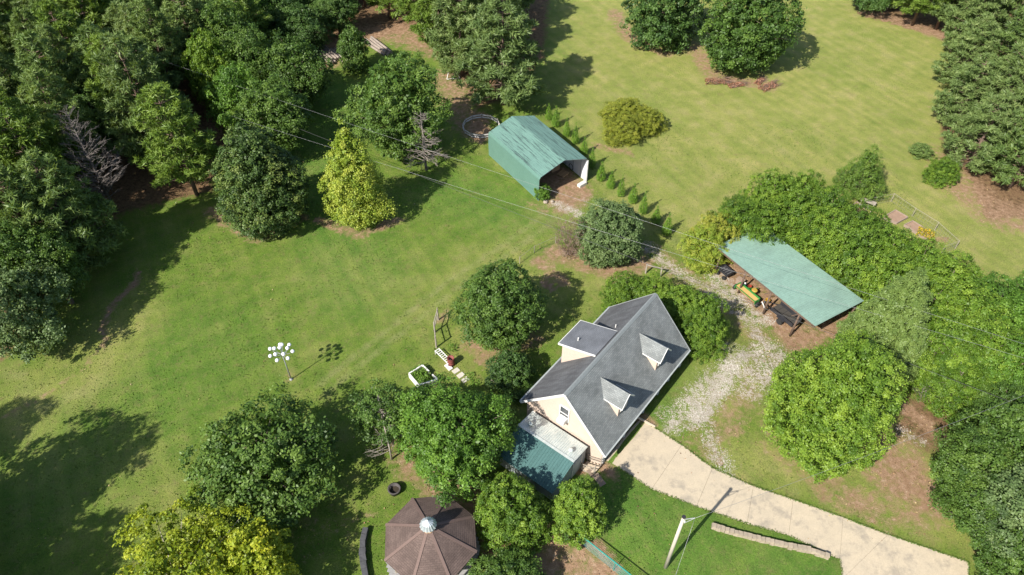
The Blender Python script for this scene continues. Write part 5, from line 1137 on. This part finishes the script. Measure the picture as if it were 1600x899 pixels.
# the wood itself
rg = np.random.default_rng(77); cnt = 0
woodpoly = [G(*q) for q in ((-520, 640), (0, 560), (60, 470), (110, 340), (200, 300), (300, 262), (335, 190), (400, 110), (470, 60), (560, -5), (640, -40), (640, -260), (-1300, -260))]
def inpoly(x, y, poly):
    c = False
    for i in range(len(poly)):
        a, b_ = poly[i], poly[(i + 1) % len(poly)]
        if (a[1] > y) != (b_[1] > y) and x < (b_[0] - a[0]) * (y - a[1]) / (b_[1] - a[1]) + a[0]: c = not c
    return c
edge_spots = [o.matrix_world.translation[:2] for o in []]
gyv = 42.0; forest = []
placed = [(o.location.x, o.location.y) for o in COL.objects if o.parent is None and o.get('category') in ('tree', 'pine')]
while gyv < 150:
    gxv = -110.0
    while gxv < 0:
        x = gxv + rg.uniform(-1.5, 1.5); y = gyv + rg.uniform(-1.5, 1.5)
        if inpoly(x, y, woodpoly) and abs(x) < y * .95 + 22 and all((x - a) ** 2 + (y - b_) ** 2 > 9.5 for a, b_ in placed):
            forest.append((x, y))
        gxv += 5.2
    gyv += 5.0
def where(x, y, z=9.0):
    """rough words for where a tree of the wood is found in the picture"""
    dy, dz = y, z - CAM_H; c_ = dy * math.cos(PITCH) - dz * math.sin(PITCH); up = dy * math.sin(PITCH) + dz * math.cos(PITCH)
    px, py = 800 + FOC * x / c_, 449.5 - FOC * up / c_
    h = 'off left' if px < -40 else 'at far left' if px < 70 else 'left of dead tree' if px < 150 else 'above dead tree' if px < 240 else 'above bright edge pine' if px < 340 else 'above the magnolia' if px < 460 else 'above the log piles'
    v_ = 'past top edge' if py < -60 else 'along top edge' if py < 40 else 'in the upper part' if py < 130 else 'halfway down' if py < 260 else 'low down'
    return px, py, h + ' ' + v_
CNT = 0
for i, (x, y) in enumerate(forest):
    u_ = rg.uniform(); px, py, wh_ = where(x, y); ra, rb = rg.uniform(3.2, 4.4), rg.uniform(13, 17.5)
    if py < -150 or px < -420 or (px < -30 and py > 330): continue
    rb -= 1.8
    CNT += 1
    if u_ < .72:
        lf = ('pine', 'pine', 'pinel', 'pineb')[i % 4]; nm = {'pine': 'green pine in wood ', 'pinel': 'yellow-green pine in wood ', 'pineb': 'grey-green pine in wood '}[lf]
        tree(('pineA', 'pineB', 'pineA')[i % 3], x, y, ra, rb, lf, nm + wh_, 'pine', 'pine_tree', 'pines of the upper left wood')
    else:
        lf = ('oak', 'deep', 'lime')[i % 3]; nm = {'oak': 'green leafy tree among pines ', 'deep': 'dark leafy tree among pines ', 'lime': 'light green leafy tree among pines '}[lf]
        tree(('oakA', 'oakC', 'oakB')[i % 3], x, y, ra, rb - 3.5, lf, nm + wh_, 'tree', 'tree', 'leafy trees of the upper left wood')
same = {}
for o in COL.objects:
    if o.get('group') in ('pines of the upper left wood', 'leafy trees of the upper left wood'): same.setdefault(o['label'], []).append(o)
for lb, os_ in same.items():
    if len(os_) > 1:
        os_.sort(key=lambda o: where(*o.location[:2])[0])
        for k, o in enumerate(os_): o['label'] = lb + ', ' + ('left one', 'right one')[k] if len(os_) == 2 else lb + ', ' + ('first', 'second', 'third', 'fourth', 'fifth', 'sixth', 'seventh', 'eighth', 'ninth', 'tenth', 'eleventh', 'twelfth', 'thirteenth', 'fourteenth', 'fifteenth', 'sixteenth')[min(k, 15)] + ' from left'
# arborvitae row
arbs = [(857, 187), (868, 198), (885, 213), (898, 225), (912, 242), (924, 262), (938, 282), (954, 294), (969, 307), (988, 317), (1004, 334), (1023, 350), (1041, 366)]
ords = ['first', 'second', 'third', 'fourth', 'fifth', 'sixth', 'seventh', 'eighth', 'ninth', 'tenth', 'eleventh', 'twelfth', 'thirteenth']
for i, (px, py) in enumerate(arbs):
    x, y = W(px, py); lb = ('narrow green arborvitae beside the barn, %s of the row from its far end' if i < 6 else 'narrow green arborvitae in the open lawn, %s of the row from its far end') % ords[i]
    tree('arb', x, y, (.47, .54, .50, .45, .52)[i % 5], (2.3, 2.9, 2.6, 3.0, 2.4, 2.8, 2.55)[i % 7], 'arb', lb, 'arborvitae', 'arborvitae', 'arborvitae row along the barn')

# ------------------------------------------------------------------ bare trees, brush
def branchy(base_r, H, R, nb, seed, horiz=True, depth=2, z0=.15, trunkless=False, curve=.0):
    r = random.Random(seed); tr = MB(); br = MB()
    if not trunkless: tr.tube([(0, 0, -.1), (.05, 0, H * .5), (0, .05, H)], [base_r, base_r * .6, .015], 7)
    def grow(s, d, ln, rad, dep):
        e = s + d * ln; midp = s + d * ln * .5 + np.array((r.uniform(-1, 1), r.uniform(-1, 1), r.uniform(-1, 1))) * ln * .07
        br.tube([s, midp, e], [rad, rad * .7, rad * .3], 3 if dep < depth else 4, False)
        if dep > 0:
            for k in range(4 if dep > 1 else 5):
                f = r.uniform(.3, .95); q = s + (e - s) * f; dd_ = d + np.array((r.uniform(-1, 1), r.uniform(-1, 1), r.uniform(-.5, .8))) * .8; dd_ /= np.linalg.norm(dd_); grow(q, dd_, ln * .45 * r.uniform(.6, 1.2), rad * .5, dep - 1)
    for i in range(nb):
        t = i / nb; a = r.uniform(0, 6.28)
        if trunkless: s = np.array((r.uniform(-.5, .5), r.uniform(-.5, .5), 0)); d = np.array((math.cos(a) * r.uniform(.1, .9), math.sin(a) * r.uniform(.1, .9), 1.0)); ln = H * r.uniform(.6, 1)
        else: s = np.array((0, 0, H * (z0 + (.97 - z0) * t))); d = np.array((math.cos(a), math.sin(a), r.uniform(-.15, .35) if horiz else r.uniform(.4, 1.0))); ln = R * (1 - t * .75) * r.uniform(.6, 1.1)
        d = d / np.linalg.norm(d); grow(s, d, ln, base_r * .35 * (1 - .6 * t), depth)
    return tr, br
deadg = mat('dead_wood', (.22, .19, .165), (.14, .12, .11), 3, .95); deadp = mat('dead_purple', (.15, .13, .12), (.095, .085, .08), 3, .95)
for (px, py, br0, H, R, nb, sd, hz, mt_, lb) in ((666, 266, .17, 8.0, 2.9, 60, 5, True, deadg, 'bare dead grey cedar in front of the wide loose green tree'), (182, 332, .2, 13.0, 3.4, 110, 6, False, deadp, 'tall leafless grey-purple tree at the left wood edge'), (612, 718, .1, 4.5, 2.2, 16, 8, True, barkg, 'bare pale-limbed sapling beneath the thin small tree')):
    x, y = W(px, py); t = thing('dead_tree', lb, 'dead tree', at((x, y))); a, b_ = branchy(br0, H, R, nb, sd, hz); a.build('trunk', mt_, t, True); b_.build('branches', mt_, t)
x, y = W(892, 396); t = thing('twiggy_bush', 'brown leafless twiggy bush left of the round grey-green tree', 'bush', at((x, y)))
a, b_ = branchy(.07, 4.3, 1.7, 34, 9, False, 2, trunkless=True); b_.build('twigs', mat('twig_brown', (.22, .15, .115), (.15, .10, .08), 4), t)
me, cc = crown_mesh('dome', 1.9, 4.6, .0, 90, .4, 22, .13, 55, F['brown'], bump=.3, inner=0); link('dry_leaves', me, t)
for k, (px, py, r0, h0) in enumerate(((1120, 129, 1.7, .5), (1150, 134, 1.2, .35), (1200, 137, 1.5, .5), (1187, 128, 1.0, .3))):
    x, y = W(px, py); t = thing('brush_pile', ['rust-brown brush heap below the largest broad tree, leftmost', 'small rust-brown brush heap second from the left', 'rust-brown brush heap at the right end of the row', 'thin rust-brown brush heap between the last two'][k], 'brush pile', at((x, y)), .3 * k)
    m = MB(); r = random.Random(k)
    for i in range(60):
        a0 = r.uniform(-.5, .5); s = np.array((r.uniform(-r0, r0), r.uniform(-r0, r0) * .45, r.uniform(0, h0))); m.tube([s, s + (math.cos(a0) * .9, math.sin(a0) * .9, r.uniform(-.1, .2))], .02, 3, False)
    m.build('sticks', barkb, t); herb((0, 0), r0, r0 * .45, 0, 420, h0, .02, .5, .2, 60 + k, F['rust'], 'dead_leaves', t)
# grey brush below the hedge near the path
for k, (px, py) in enumerate(((1440, 622), (1462, 628))):
    x, y = W(px, py); t = thing('brush_pile', ['grey bare brush at the foot of the hedge, nearer the path', 'grey bare brush at the foot of the hedge, farther right'][k], 'brush pile', at((x, y)))
    a, b_ = branchy(.06, 1.8, 1.8, 16, 70 + k, False, 2, trunkless=True); b_.build('branches', deadg, t)
# plants in the white bed, weeds by stones
be = [o for o in COL.objects if o.get('label') == 'white walled raised garden bed full of green plants'][0]
herb((0, 0), 1.25, .75, an - .1, 900, .55, .28, .6, .16, 9, F['lime'], 'plants', be)
# young plants in the dirt near the fence and stones
for k, (px, py, lb) in enumerate(((708, 545, 'small green weed clump above the white bench'), (742, 600, 'green weed clump beside the stepping stones'), (733, 590, 'low weeds right of the last stepping stones'))):
    x, y = W(px, py); t = thing('weed_clump', lb, 'weeds', at((x, y))); herb((0, 0), .45, .45, 0, 90, .4, .02, .6, .14, 90 + k, F['lime'], 'leaves', t)
print('objects', len(COL.objects), 'forest', len(forest))
